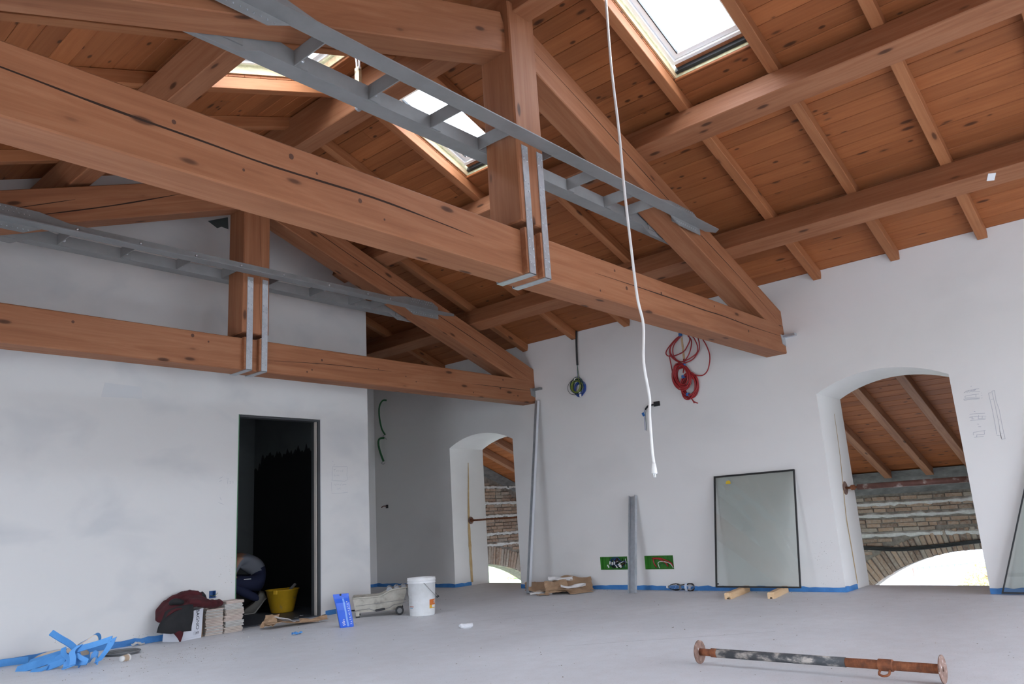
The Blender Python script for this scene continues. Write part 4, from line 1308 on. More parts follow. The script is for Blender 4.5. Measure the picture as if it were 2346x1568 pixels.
def glass_unit(name, poly, mapf, label, sticker=False):
    root = empty(name, mapf(*poly[0], 0))
    tag(root, label, 'glass pane', 'glass units leaning on the wall')
    c = Vector((sum(p[0] for p in poly) / len(poly), sum(p[1] for p in poly) / len(poly)))
    inner = [tuple(Vector(p) + (c - Vector(p)).normalized() * 0.019) for p in poly]
    obj('edge_seal', extrude(poly, [inner], 0.024, mapf), M_RUBBER, root)
    g = obj('pane', extrude(inner, [], 0.004, lambda a, b, cc: mapf(a, b, cc + 0.001)), M_PANE, root)
    obj('pane', extrude(inner, [], 0.004, lambda a, b, cc: mapf(a, b, cc + 0.018)), M_PANE, root)
    return root, g
b0, t0 = Vector((7.885, 0, 0.063)), Vector((8.122, 0, 1.24))
up1 = (t0 - b0).normalized()
n1 = Vector((up1.z, 0, -up1.x))
def m1(a, b, c): return Vector((b0.x, a, b0.z)) + up1 * b + n1 * c
H1 = (t0 - b0).length
g1, gp = glass_unit('glass_unit', [(4.125, 0), (3.2, 0), (3.19, H1), (4.115, H1)], m1, 'rectangular double glazed pane with black edges standing on two wood blocks')
obj('sticker', extrude([(3.97, H1 - 0.1), (3.91, H1 - 0.1), (3.915, H1 - 0.07), (3.935, H1 - 0.06), (3.965, H1 - 0.07)], [], 0.001, lambda a, b, c: m1(a, b, -0.0004 - c)), plain('yellow_sticker', (0.6, 0.4, 0.02), 0.5), g1)
obj('stamp', extrude([(4.1, 0.028), (4.085, 0.028), (4.085, 0.044), (4.1, 0.044)], [], 0.001, lambda a, b, c: m1(a, b, -0.0004 - c)), M_INK, g1)
def m2(a, b, c): return Vector((8.062 + 0.03 * b + c, a, 0.012 + b))
g2, _ = glass_unit('glass_unit', [(1.5, 0), (-0.4, 0), (-0.4, 1.9), (0.805, 1.9)], m2, 'glass pane with a slanting black edge at the right border of the photo')

for (p, q, lab) in (((7.398, 3.748), (8.1, 3.872), 'left pine block under the rectangular glass pane'), ((7.498, 3.345), (8.1, 3.45), 'right pine block under the rectangular glass pane')):
    r = empty('wood_block', (*p, 0))
    tag(r, lab, 'wood block', 'blocks under the glass')
    d = (Vector(q) - Vector(p)).normalized()
    M = Matrix(((d.x, -d.y, 0), (d.y, d.x, 0), (0, 0, 1))).to_4x4()
    M.translation = (p[0] + (q[0] - p[0]) / 2, p[1] + (q[1] - p[1]) / 2, 0.0005)
    L = (Vector(q) - Vector(p)).length
    # a grooved batten: the groove runs along the underside
    prof = [(-0.033, 0), (-0.01, 0), (-0.01, 0.014), (0.012, 0.014), (0.012, 0), (0.033, 0), (0.033, 0.052), (0.024, 0.061), (-0.024, 0.061), (-0.033, 0.052)]
    obj('batten', extrude(prof, [], L, lambda a, b, c: Vector((c - L / 2, a, b))), M_BLOCKW, r, M)

# crushed plastic bottle
bt = empty('plastic_bottle', (8.05, 4.65, 0))
tag(bt, 'crushed clear plastic bottle lying at the foot of the wall', 'bottle')
prof = [(0.002, 0.0), (0.03, 0.0), (0.041, 0.012), (0.043, 0.05), (0.04, 0.09), (0.033, 0.13), (0.026, 0.16), (0.036, 0.19), (0.043, 0.22), (0.042, 0.25), (0.03, 0.285), (0.014, 0.305), (0.0125, 0.33)]
v, f = lathe(prof, 20)
v = [(x * (1 + 0.12 * math.sin(z * 60 + x * 40)), y * (1 + 0.1 * math.sin(z * 45)), z) for x, y, z in v]
Mb = T(8.05, 4.48, 0.046) @ RX(-math.pi / 2)
obj('body', (v, f), M_PET, bt, Mb, smooth=True)
obj('cap', xf(cyl(0.0155, 0.022, 14), T(0, 0, 0.318)), M_WHITEPL, bt, Mb)
v, f = lathe([(0.046, 0.06), (0.044, 0.09)], 20, False)
obj('label', (v, f), plain('bottle_label', (0.55, 0.62, 0.72), 0.5), bt, Mb, smooth=True)

# cardboard scraps
def sheet(name, w, h, th, M, mat, label, group, folds=1, seed=0, cat='cardboard'):
    rg = random.Random(seed)
    nx, ny = 7, 5
    V = []
    pts = {}
    ang = [rg.uniform(-0.35, 0.35) for _ in range(folds)]
    for k, zz in enumerate((0, th)):
        for i in range(nx + 1):
            for j in range(ny + 1):
                u, v = i / nx, j / ny
                x, y = (u - 0.5) * w, (v - 0.5) * h
                e = (0.5 - abs(u - 0.5)) < 0.01 or (0.5 - abs(v - 0.5)) < 0.01
                hr = random.Random(seed * 977 + i * 31 + j)
                if e:
                    x += hr.uniform(-0.008, 0.008)
                    y += hr.uniform(-0.008, 0.008)
                z = zz + sum(abs(u - (0.3 + 0.25 * q)) * a * w * 0.5 for q, a in enumerate(ang)) + 0.012 * math.sin(u * 7 + seed) * math.sin(v * 5)
                V.append((x, y, z))
    n = (nx + 1) * (ny + 1)
    F = []
    for i in range(nx):
        for j in range(ny):
            a = i * (ny + 1) + j
            F.append((a, a + ny + 1, a + ny + 2, a + 1))
            F.append((n + a, n + a + 1, n + a + ny + 2, n + a + ny + 1))
    rim = [i * (ny + 1) for i in range(nx + 1)] + [nx * (ny + 1) + j for j in range(1, ny + 1)] + [i * (ny + 1) + ny for i in range(nx - 1, -1, -1)] + [j for j in range(ny - 1, 0, -1)]
    for a, b in zip(rim, rim[1:] + rim[:1]):
        F.append((a, b, b + n, a + n))
    o = obj(name, (V, F), mat, None, M)
    # settle on the ground level of its matrix: keep the lowest point at the given height
    zmin = min((M @ Vector(p)).z for p in V)
    want = M.translation.z
    o.matrix_basis = T(0, 0, want - zmin) @ M
    WM[o] = o.matrix_basis.copy()
    tag(o, label, cat, group)
    return o
CG = 'crushed cardboard by the wall'
sheet('cardboard_piece', 0.55, 0.45, 0.005, T(7.76, 6.14, 0.002) @ RZ(0.3), M_CARD, 'largest brown cardboard piece at the bottom of the heap', CG, 2, 1)
sheet('cardboard_piece', 0.42, 0.3, 0.005, T(7.74, 6.36, 0.012) @ RZ(-0.9) @ RX(0.3), M_CARD, 'brown cardboard flap at the left of the heap', CG, 2, 2)
sheet('cardboard_piece', 0.36, 0.3, 0.005, T(7.9, 5.98, 0.02) @ RZ(-0.9) @ RX(0.42), M_CARD, 'brown cardboard flap propped on the right of the heap', CG, 1, 3)
sheet('cardboard_piece', 0.34, 0.2, 0.005, T(7.9, 6.16, 0.05) @ RZ(-1.0) @ RX(0.5), M_CARD, 'brown cardboard panel standing up at the back of the heap', CG, 2, 7)
sheet('cardboard_piece', 0.3, 0.06, 0.005, T(7.82, 6.18, 0.125) @ RZ(-0.95) @ RX(0.6), M_CARDW, 'white printed cardboard strip on top of the heap', CG, 1, 4)
sheet('cardboard_piece', 0.27, 0.2, 0.005, T(7.6, 6.08, 0.02) @ RZ(-0.85) @ RX(0.62), M_CARD, 'brown cardboard panel facing the room at the front of the heap', CG, 1, 5)
sheet('cardboard_piece', 0.3, 0.05, 0.005, T(7.7, 5.9, 0.06) @ RZ(-0.9) @ RX(0.5), M_CARDW, 'pale cardboard edge curling over the right of the heap', CG, 2, 6)
sheet('cardboard_piece', 0.26, 0.07, 0.005, T(7.48, 6.22, 0.002) @ RZ(-0.85) @ RX(0.25), M_CARDW, 'pale torn cardboard end under the front of the heap', CG, 1, 8)
sheet('cardboard_piece', 0.14, 0.12, 0.005, T(7.74, 6.6, 0.02) @ RZ(-0.8) @ RX(0.9), M_CARD, 'small torn cardboard corner sticking up at the left of the heap', CG, 1, 9)
sheet('cardboard_piece', 0.3, 0.24, 0.005, T(7.74, 5.86, 0.004) @ RZ(-0.5) @ RX(0.3), M_CARD, 'folded brown cardboard at the right end of the heap', CG, 1, 10)
sheet('cardboard_piece', 0.16, 0.06, 0.004, T(7.4, 6.12, 0.002) @ RZ(-0.6), M_CARD, 'flat cardboard sliver on the floor before the heap', CG, 1, 12)
CG2 = 'cardboard before the doorway'
sheet('cardboard_sheet', 0.55, 0.2, 0.005, T(4.58, 7.1, 0.002) @ RZ(-0.12), M_CARD, 'long flattened cardboard in front of the doorway', CG2, 2, 14)
sheet('cardboard_sheet', 0.17, 0.14, 0.005, T(4.37, 7.11, 0.02) @ RZ(0.6) @ RY(-0.5), M_CARD, 'folded cardboard end in front of the doorway, beside the tiles', CG2, 1, 15)
sheet('cardboard_sheet', 0.2, 0.1, 0.004, T(4.5, 7.06, 0.03) @ RZ(0.1) @ RY(0.3), M_CARDW, 'curled white paper on the cardboard before the doorway', CG2, 2, 16)
sheet('cardboard_sheet', 0.3, 0.05, 0.005, T(4.8, 7.0, 0.02) @ RZ(-0.1) @ RX(0.5), M_CARD, 'narrow cardboard strip pointing at the blue bag', CG2, 1, 17)

# ================================================================== THINGS BY THE PARTITION END
# white pail
bk = empty('plastic_bucket', (5.615, 6.276, 0), 0.0)
tag(bk, 'white plastic bucket with an orange label and a wire handle', 'bucket')
MB = T(5.615, 6.276, 0.0005)
M_PAIL = mottled('scuffed_white_plastic', [(0.3, (0.68, 0.68, 0.66)), (0.65, (0.78, 0.78, 0.78))], 9, 0.45)
prof = [(0.1, 0.0), (0.126, 0.0), (0.129, 0.006), (0.143, 0.318), (0.149, 0.32), (0.149, 0.326), (0.144, 0.328), (0.144, 0.34), (0.149, 0.342), (0.149, 0.348), (0.145, 0.35), (0.146, 0.37), (0.141, 0.37), (0.138, 0.34), (0.124, 0.01), (0.002, 0.01)]
obj('pail', lathe(prof, 48), M_PAIL, bk, MB, smooth=True)
def curved_patch(q0, q1, z0, z1, n, off):
    V, F = [], []
    for i in range(n + 1):
        q = q0 + (q1 - q0) * i / n
        for z in (z0, z1):
            r = 0.129 + (z - 0.006) / 0.312 * 0.014 + off
            V.append((r * math.cos(q), r * math.sin(q), z))
    for i in range(n):
        F.append((2 * i, 2 * i + 2, 2 * i + 3, 2 * i + 1))
    return V, F
toward = math.atan2(-6.276, -5.615)            # direction from bucket to camera
M_ORANGE = plain('orange_label', (0.62, 0.16, 0.03), 0.5)
M_YELLAB = plain('yellow_label', (0.7, 0.38, 0.03), 0.5)
lb = obj('label', curved_patch(toward + 0.6, toward + 1.35, 0.1, 0.155, 10, 0.0006), M_ORANGE, bk, MB)
obj('label_base', curved_patch(toward + 0.6, toward + 1.35, 0.068, 0.1, 10, 0.0006), M_YELLAB, lb, MB)
obj('label_mark', curved_patch(toward + 0.85, toward + 1.3, 0.075, 0.1, 8, 0.0012), M_WHITEPL, lb, MB)
for z in (0.118, 0.136):
    obj('label_mark', curved_patch(toward + 1.05, toward + 1.3, z, z + 0.009, 6, 0.0012), M_WHITEPL, lb, MB)
obj('print', curved_patch(toward - 1.25, toward - 0.8, 0.075, 0.083, 8, 0.0006), plain('blue_print', (0.2, 0.4, 0.55), 0.5), bk, MB)
obj('print', curved_patch(toward - 1.2, toward - 0.7, 0.09, 0.097, 8, 0.0006), plain('red_print', (0.55, 0.2, 0.15), 0.5), bk, MB)
for z in range(9):
    obj('print', curved_patch(toward - 1.3, toward - 0.85, 0.13 + z * 0.012, 0.1335 + z * 0.012, 6, 0.0006), M_SKIM, bk, MB)
q = toward
hp = [(0.151 * math.cos(toward + 0.15), 0.151 * math.sin(toward + 0.15), 0.325)]
for k in range(1, 7):
    a = toward + 0.15 + 1.4 * k / 6
    r = 0.151 + 0.012 * k / 6
    hp.append((r * math.cos(a), r * math.sin(a), 0.325 - 0.155 * math.sin(k / 6 * math.pi / 2)))
hp += [(0.165 * math.cos(toward + 2.1), 0.165 * math.sin(toward + 2.1), 0.2), (0.152 * math.cos(toward + 0.15 + math.pi), 0.152 * math.sin(toward + 0.15 + math.pi), 0.325)]
hd = obj('handle', tube(smooth_path(hp, 5), 0.0024, 6), M_STEEL, bk, MB, smooth=True)
obj('grip', xf(lathe([(0.006, -0.015), (0.01, -0.01), (0.01, 0.01), (0.006, 0.015)], 12), T(*hp[6]) @ RX(1.2)), M_BLACK, hd, MB, smooth=True)

# tiler's wash tub on wheels
tb = empty('wash_tub', (5.16, 6.87, 0), math.atan2(-0.634, 0.773))
tag(tb, 'dirty cream grout wash tub with rollers and wheels', 'tub')
MT = WM[tb]
M_TUB = mottled('dirty_cream_plastic', [(0.25, (0.2, 0.18, 0.15)), (0.45, (0.4, 0.37, 0.31)), (0.7, (0.5, 0.47, 0.4))], 11, 0.6, bmp=0.1)
M_TUBIN = mottled('dried_grout', [(0.3, (0.16, 0.15, 0.13)), (0.7, (0.33, 0.31, 0.28))], 25, 0.9, bmp=0.3)
NL = 26
def rim_z(u):
    s = max(0, min(1, (u - 0.45) / 0.3))
    s = s * s * (3 - 2 * s)
    return 0.2 + 0.06 * s + 0.012 * max(0, u - 0.75) / 0.25
def tub_shell(inset, zoff, zb):
    rows = []
    for i in range(NL + 1):
        u = i / NL
        x = 0.02 + 0.57 * u
        xb = 0.045 + 0.47 * u
        zt = rim_z(u) + zoff
        rows.append(((xb + (inset if i == 0 else -inset if i == NL else 0)), (x + (inset if i == 0 else -inset if i == NL else 0)), zt, zb))
    return rows
def tub_mesh():
    V, F = [], []
    def ring(inset, zoff, zb):
        k = len(V)
        for xb, xt, zt, z0 in tub_shell(inset, zoff, zb):
            V.append((xb, 0.035 + inset, z0))
            V.append((xt, 0.0 + inset, zt))
            V.append((xt, 0.33 - inset, zt))
            V.append((xb, 0.295 - inset, z0))
        return k
    o1 = ring(0.0, 0.0, 0.05)
    o2 = ring(0.009, 0.0, 0.062)
    for base, flip in ((o1, False), (o2, True)):
        for i in range(NL):
            a, b = base + 4 * i, base + 4 * i + 4
            qs = [(a, b, b + 1, a + 1), (a + 2, b + 2, b + 3, a + 3), (a + 3, b + 3, b, a)]
            F.extend(qs if not flip else [tuple(reversed(q)) for q in qs])
        F.append((base, base + 1, base + 2, base + 3))
        e = base + 4 * NL
        F.append((e, e + 3, e + 2, e + 1))
    for i in range(NL):
        a, b, c, d = o1 + 4 * i, o1 + 4 * i + 4, o2 + 4 * i, o2 + 4 * i + 4
        F += [(a + 1, b + 1, d + 1, c + 1), (a + 2, c + 2, d + 2, b + 2)]
    for i in (0, NL):
        a, c = o1 + 4 * i, o2 + 4 * i
        F.append((a + 1, c + 1, c + 2, a + 2))
    return V, F
obj('body', tub_mesh(), M_TUB, tb, MT)
obj('grout_residue', span(0.06, 0.5, 0.05, 0.28, 0.064, 0.12), M_TUBIN, tb, MT)
rimp = [(0.02 + 0.57 * i / NL, -0.003, rim_z(i / NL)) for i in range(NL + 1)]
rimp2 = [(x, 0.333, z) for x, _, z in reversed(rimp)]
obj('rim', tube(rimp + rimp2, 0.008, 6, True), M_TUB, tb, MT, smooth=True)
for k in range(3):
    x = 0.4 + 0.075 * k
    rl = obj('roller', xf(cyl(0.03, 0.29, 18), T(x, 0.02, rim_z(0.9) - 0.012 + 0.004 * k) @ RX(-math.pi / 2)), plain('grey_roller', (0.3, 0.31, 0.32), 0.5), tb, MT, smooth=False)
for y in (0.0, 0.325):
    wh = obj('wheel', xf(lathe([(0.006, -0.014), (0.04, -0.014), (0.044, -0.01), (0.044, 0.01), (0.04, 0.014), (0.006, 0.014)], 24), T(0.5, y, 0.045) @ RX(math.pi / 2)), M_BLACK, tb, MT)
    obj('hub', xf(lathe([(0.002, -0.018), (0.026, -0.018), (0.026, 0.018), (0.002, 0.018)], 12), T(0.5, y, 0.045) @ RX(math.pi / 2)), M_STEEL, wh, MT)
    obj('leg', join(span(0.05, 0.085, y + (0.02 if y < 0.1 else -0.04), y + (0.045 if y < 0.1 else -0.015), 0.016, 0.06)), M_TUB, tb, MT)
    obj('foot', span(0.048, 0.087, y + (0.018 if y < 0.1 else -0.042), y + (0.047 if y < 0.1 else -0.013), 0.0, 0.0158), M_RUBBER, tb, MT)
wire = [(0.02, -0.012, 0.07), (0.13, -0.012, 0.083), (0.19, -0.012, 0.085), (0.235, -0.012, 0.064), (0.35, -0.012, 0.07), (0.405, -0.012, 0.085), (0.44, -0.012, 0.107), (0.585, -0.012, 0.125), (0.6, -0.012, 0.14), (0.575, -0.004, rim_z(1.0) - 0.01)]
obj('wire_frame', tube(wire, 0.003, 6), M_STEEL, tb, MT, smooth=True)
obj('wire_frame', tube([(0.05, -0.004, 0.12), (0.3, -0.004, 0.135), (0.57, -0.004, 0.15)], 0.0022, 5), M_STEEL, tb, MT)
obj('clip', cbox_mesh('clip', 0.1, 0.02, 0.022, 0.005), M_BLACK, tb, MT @ T(0.3, -0.012, 0.068) @ RY(-0.1))

# blue bag of grout
bgd = Vector((0.85, -0.53, 0)).normalized()
bag = empty('grout_bag', (4.692, 6.31, 0), math.atan2(bgd.y, bgd.x))
tag(bag, 'small upright blue bag with white print beside the wash tub', 'bag')
M_BAGBLUE = plain('shiny_blue_film', (0.03, 0.12, 0.62), 0.28)
M_BAGLIGHT = plain('light_blue_film', (0.2, 0.36, 0.75), 0.3)
V, F = [], []
secs = [(0.0, 0.062, 0.036, 0.0), (0.012, 0.066, 0.04, 0.0), (0.08, 0.067, 0.041, -0.012), (0.16, 0.068, 0.041, -0.026), (0.225, 0.07, 0.036, -0.038), (0.262, 0.072, 0.02, -0.046), (0.282, 0.073, 0.006, -0.05), (0.305, 0.074, 0.004, -0.052)]
nr = 24
for z, hw, hd2, off in secs:
    for k in range(nr):
        q = 2 * math.pi * k / nr
        c, s = math.cos(q), math.sin(q)
        p = 0.28
        V.append((off + hw * math.copysign(abs(c) ** p, c), hd2 * math.copysign(abs(s) ** p, s) + 0.04, z + 0.0005))
for i in range(len(secs) - 1):
    for k in range(nr):
        l = (k + 1) % nr
        F.append((i * nr + k, i * nr + l, (i + 1) * nr + l, (i + 1) * nr + k))
F.append(tuple(reversed(range(nr))))
F.append(tuple((len(secs) - 1) * nr + k for k in range(nr)))
MBg = WM[bag]
obj('film', (V, F), M_BAGBLUE, bag, MBg, smooth=False)
def bagpt(x, z, o=0.0012):
    """front of the bag at height z"""
    for (za, wa, da, oa), (zb2, wb, db, ob) in zip(secs[:-1], secs[1:]):
        if za <= z <= zb2:
            t = (z - za) / (zb2 - za)
            return Vector((x + oa + (ob - oa) * t, 0.04 - (da + (db - da) * t) - o, z))
    return Vector((x, 0, z))
obj('seam', lines_on([[(0.012 , 0.01 + 0.26 * i / 12) for i in range(13)]], lambda a, b: bagpt(a, b), 0.016), M_BAGLIGHT, bag, MBg)
rg = random.Random(5)
st = []
for k in range(11):
    z = 0.03 + 0.02 * k
    x = 0.044 - 0.0003 * k
    st.append([(x + rg.uniform(-0.008, 0.008), z + rg.uniform(-0.004, 0.004)) for _ in range(4)])
for k in range(5):
    z = 0.02 + 0.012 * k
    st.append([(-0.03 + rg.uniform(-0.01, 0.01), z), (-0.022 + rg.uniform(-0.01, 0.01), z + 0.008), (-0.012, z + rg.uniform(-0.004, 0.008))])
obj('print', lines_on(st, lambda a, b: bagpt(a, b), 0.0042), M_WHITEPL, bag, MBg)['kind'] = 'stuff'
obj('side_print', lines_on([[(-0.0685 + 0.0, 0.02), (-0.0685, 0.2)]], lambda a, b: bagpt(0, b, 0) + Vector((-0.0695, 0.03, 0)) + Vector((0, (a + 0.0685) * 6, 0)), 0.008), M_CARDW, bag, MBg)
obj('clip', cbox_mesh('clip', 0.018, 0.014, 0.018, 0.002), M_BLACK, bag, MBg @ T(-0.055, 0.04, 0.297))

# ================================================================== DOORWAY: PAIL AND PERSON
yb = empty('mortar_bucket', (5.285, 8.345, 0.012))
tag(yb, 'yellow rubber mortar bucket standing in the dark doorway', 'bucket')
MY = T(5.285, 8.345, 0.0125)
M_YEL = mottled('dirty_yellow_rubber', [(0.25, (0.3, 0.25, 0.16)), (0.4, (0.72, 0.42, 0.02)), (0.75, (0.82, 0.5, 0.025))], 9, 0.55)
obj('pail', lathe([(0.09, 0), (0.125, 0.0), (0.13, 0.01), (0.185, 0.245), (0.195, 0.25), (0.195, 0.256), (0.178, 0.256), (0.125, 0.02), (0.002, 0.02)], 40), M_YEL, yb, MY, smooth=True)
obj('mortar', lathe([(0.002, 0.19), (0.155, 0.185), (0.155, 0.15), (0.002, 0.15)], 24), M_TUBIN, yb, MY)
for a in (0.6, 0.6 + math.pi):
    obj('lug', cbox_mesh('lug', 0.03, 0.05, 0.05, 0.006), M_YEL, yb, MY @ RZ(a) @ T(0.195, 0, 0.235))
tr = empty('trowel', (5.37, 8.3, 0.27))
tag(tr, 'trowel with its handle sticking out of the yellow bucket', 'trowel')
d = Vector((0.5, -0.38, 0.62)).normalized()
p = Vector((5.33, 8.32, 0.222))
obj('handle', tube([p + d * 0.02, p + d * 0.06, p + d * 0.13, p + d * 0.14], [0.009, 0.016, 0.017, 0.012], 10), M_STEEL, tr, smooth=True)
obj('blade', tube([p - d * 0.02, p + d * 0.02], 0.006, 8), M_GALV, tr)

def person():
    root = empty('person', (5.15, 8.67, 0.012))
    tag(root, 'person squatting in the doorway in a grey T-shirt and navy trousers', 'person')
    r = Vector((0.863, -0.506, 0))          # to the right as seen from the room
    dp = Vector((0.506, 0.863, 0))          # away from the room
    O = Vector((5.15, 8.72, 0.012))
    def P(a, d2, z): return O + r * a + dp * d2 + Vector((0, 0, z))
    J = {}
    B = []
    def add(k, a, d2, z, rad): J[k] = (P(a, d2, z), rad)
    add('pelvis', 0.035, 0, 0.36, 0.135)
    add('waist', 0.03, 0, 0.47, 0.125)
    add('belly', -0.03, 0, 0.555, 0.128)
    add('chest', -0.13, 0, 0.625, 0.135)
    add('neck0', -0.225, 0, 0.655, 0.075)
    add('neck', -0.29, 0, 0.66, 0.056)
    add('head0', -0.35, 0, 0.655, 0.082)
    add('head', -0.42, 0, 0.63, 0.09)
    B += [('pelvis', 'waist', 'navy'), ('waist', 'belly', 'shirt'), ('belly', 'chest', 'shirt'), ('chest', 'neck0', 'shirt'), ('neck0', 'neck', 'skin'), ('neck', 'head0', 'skin'), ('head0', 'head', 'skin')]
    for s, k in ((-1, 'n'), (1, 'f')):
        add('hip' + k, 0.03, s * 0.1, 0.33, 0.1)
        add('thigh' + k, -0.14, s * 0.15, 0.36, 0.088)
        add('knee' + k, -0.32, s * 0.18, 0.39, 0.064)
        add('calf' + k, -0.14, s * 0.17, 0.26, 0.058)
        add('ankle' + k, 0.055, s * 0.14, 0.15, 0.043)
        B += [('pelvis', 'hip' + k, 'navy'), ('hip' + k, 'thigh' + k, 'navy'), ('thigh' + k, 'knee' + k, 'navy'), ('knee' + k, 'calf' + k, 'navy'), ('calf' + k, 'ankle' + k, 'navy')]
        add('shoulder' + k, -0.2, s * 0.15, 0.605, 0.068)
        add('uparm' + k, -0.245, s * 0.19, 0.5, 0.052)
        add('elbow' + k, -0.3, s * 0.2, 0.37, 0.04)
        add('wrist' + k, -0.5, s * 0.12, 0.22, 0.028)
        add('palm' + k, -0.555, s * 0.1, 0.17, 0.03)
        B += [('chest', 'shoulder' + k, 'shirt'), ('shoulder' + k, 'uparm' + k, 'shirt'), ('uparm' + k, 'elbow' + k, 'skin'), ('elbow' + k, 'wrist' + k, 'skin'), ('wrist' + k, 'palm' + k, 'skin')]
        pw = J['palm' + k][0]
        for q in range(5):
            sp = (q - 1.5) * 0.018
            th = q == 4
            base = pw + dp * (sp if not th else -s * 0.03) + Vector((0, 0, -0.01))
            ln = (0.03, 0.036, 0.033, 0.026, 0.024)[q]
            a = base - r * (0.02 if not th else 0.0) + Vector((0, 0, -0.018))
            b2 = a - r * ln * 0.7 + Vector((0, 0, -ln))
            c = b2 - r * ln * 0.1 + Vector((0, 0, -ln * 0.8))
            for nm, pt, rad in (('a', a, 0.0095), ('b', b2, 0.0085), ('c', c, 0.0075)):
                J['f%d%s%s' % (q, nm, k)] = (pt, rad)
            B += [('palm' + k, 'f%da%s' % (q, k), 'skin'), ('f%da%s' % (q, k), 'f%db%s' % (q, k), 'skin'), ('f%db%s' % (q, k), 'f%dc%s' % (q, k), 'skin')]
    keys = list(J)
    me = bpy.data.meshes.new('body')
    me.from_pydata([J[k][0] for k in keys], [(keys.index(a), keys.index(b)) for a, b, _ in B], [])
    o = bpy.data.objects.new('body', me)
    COL.objects.link(o)
    sk = o.modifiers.new('skin', 'SKIN')
    sk.use_smooth_shade = True
    for i, k in enumerate(keys):
        me.skin_vertices[0].data[i].radius = (J[k][1], J[k][1])
        me.skin_vertices[0].data[i].use_root = (k == 'pelvis')
    ss = o.modifiers.new('sub', 'SUBSURF')
    ss.levels = 2
    ss.render_levels = 2
    bpy.context.view_layer.update()
    dg = bpy.context.evaluated_depsgraph_get()
    m2 = bpy.data.meshes.new_from_object(o.evaluated_get(dg))
    bpy.data.objects.remove(o)
    m2.name = 'body'
    mats = {'navy': 0, 'shirt': 1, 'skin': 2}
    m2.materials.clear()
    for m in (plain('navy_trousers', (0.012, 0.016, 0.05), 0.85), plain('grey_tshirt', (0.19, 0.2, 0.23), 0.85), plain('skin', (0.36, 0.18, 0.11), 0.55)):
        m2.materials.append(m)
    segs = [(J[a][0], J[b][0], mats[c]) for a, b, c in B]
    for pgn in m2.polygons:
        c = pgn.center
        best, bi = 1e9, 0
        for a, b, mi in segs:
            ab = b - a
            t = max(0, min(1, (c - a).dot(ab) / ab.length_squared))
            dd = (a + ab * t - c).length
            if dd < best: best, bi = dd, mi
        q = c - O
        if bi == 1 and q.z > 0.46 and q.dot(r) < -0.1 + (q.z - 0.72) * 0.6:
            bi = 2
        pgn.material_index = bi
        pgn.use_smooth = True
    obj('body', m2, None, root)
    # head details on the side turned away from the room
    hc = P(-0.44, 0, 0.62)
    obj('hair', xf(lathe([(0.02, 0.09), (0.07, 0.07), (0.095, 0.03), (0.098, -0.01)], 16), Matrix.Translation(hc + Vector((0, 0, 0.012)) + r * 0.02) @ RY(0.3)), plain('dark_hair', (0.03, 0.02, 0.015), 0.8), root, smooth=True)
    fc = hc - r * 0.075 + Vector((0, 0, -0.03))
    obj('nose', xf(lathe([(0.014, 0), (0.01, 0.015), (0.002, 0.026)], 8), Matrix.Translation(fc) @ RY(-math.pi / 2) @ RZ(0)), m2.materials[2], root, smooth=True)
    for s in (-1, 1):
        obj('ear', xf(lathe([(0.012, -0.006), (0.022, 0), (0.012, 0.006)], 10), Matrix.Translation(hc + dp * s * 0.092) @ RX(math.pi / 2)), m2.materials[2], root, smooth=True)
        obj('eye', xf(lathe([(0.002, -0.008), (0.008, 0), (0.002, 0.008)], 8), Matrix.Translation(fc + dp * s * 0.034 + Vector((0, 0, 0.028)) + r * 0.012)), M_BLACK, root, smooth=True)
    # shoes: heel raised, toes on the floor
    for s in (-1, 1):
        c0 = P(0.0, s * 0.13, 0)
        prof = [(-0.115, 0.006), (-0.12, 0.03), (-0.105, 0.06), (-0.06, 0.085), (0.0, 0.13), (0.035, 0.2), (0.06, 0.235), (0.105, 0.215), (0.128, 0.165), (0.1, 0.135), (0.03, 0.045), (0.0, 0.008), (-0.04, 0.0)]
        V = []
        for w in (-0.042, -0.03, 0.03, 0.042):
            k = 1.0 if abs(w) < 0.04 else 0.9
            for a, z in prof:
                V.append(c0 + r * (a * k) + dp * w + Vector((0, 0, 0.004 + z * k)))
        n = len(prof)
        F = [tuple(reversed(range(n))), tuple(range(3 * n, 4 * n))]
        for q in range(3):
            for i in range(n):
                j = (i + 1) % n
                F.append((q * n + i, q * n + j, (q + 1) * n + j, (q + 1) * n + i))
        sh = obj('shoe', (V, F), plain('worn_grey_shoe', (0.16, 0.15, 0.13), 0.8), root, smooth=True)
        sole = [P(a, s * 0.13, z) for a, z in ((-0.115, 0.004), (-0.04, 0.003), (0.0, 0.01), (0.03, 0.046), (0.1, 0.135), (0.13, 0.168))]
        obj('sole', ribbon(sole, dp * 0.09, 0.014), plain('pale_sole', (0.26, 0.25, 0.22), 0.8), sh)
    obj('pocket_print', extrude([(-0.125, 0.395), (-0.045, 0.395), (-0.045, 0.403), (-0.125, 0.403)], [], 0.002, lambda a, b, c: P(a, -0.235 - c, b)), M_WHITEPL, root)
person()

# layout crosses chalked on the washroom threshold
for x, y in ((5.0, 7.62), (5.13, 7.72)):
    obj('layout_cross', join(span(x - 0.025, x + 0.025, y - 0.003, y + 0.003, 0.0125, 0.0135), span(x - 0.003, x + 0.003, y - 0.025, y + 0.025, 0.0125, 0.0135)), M_WHITEPL, fl)

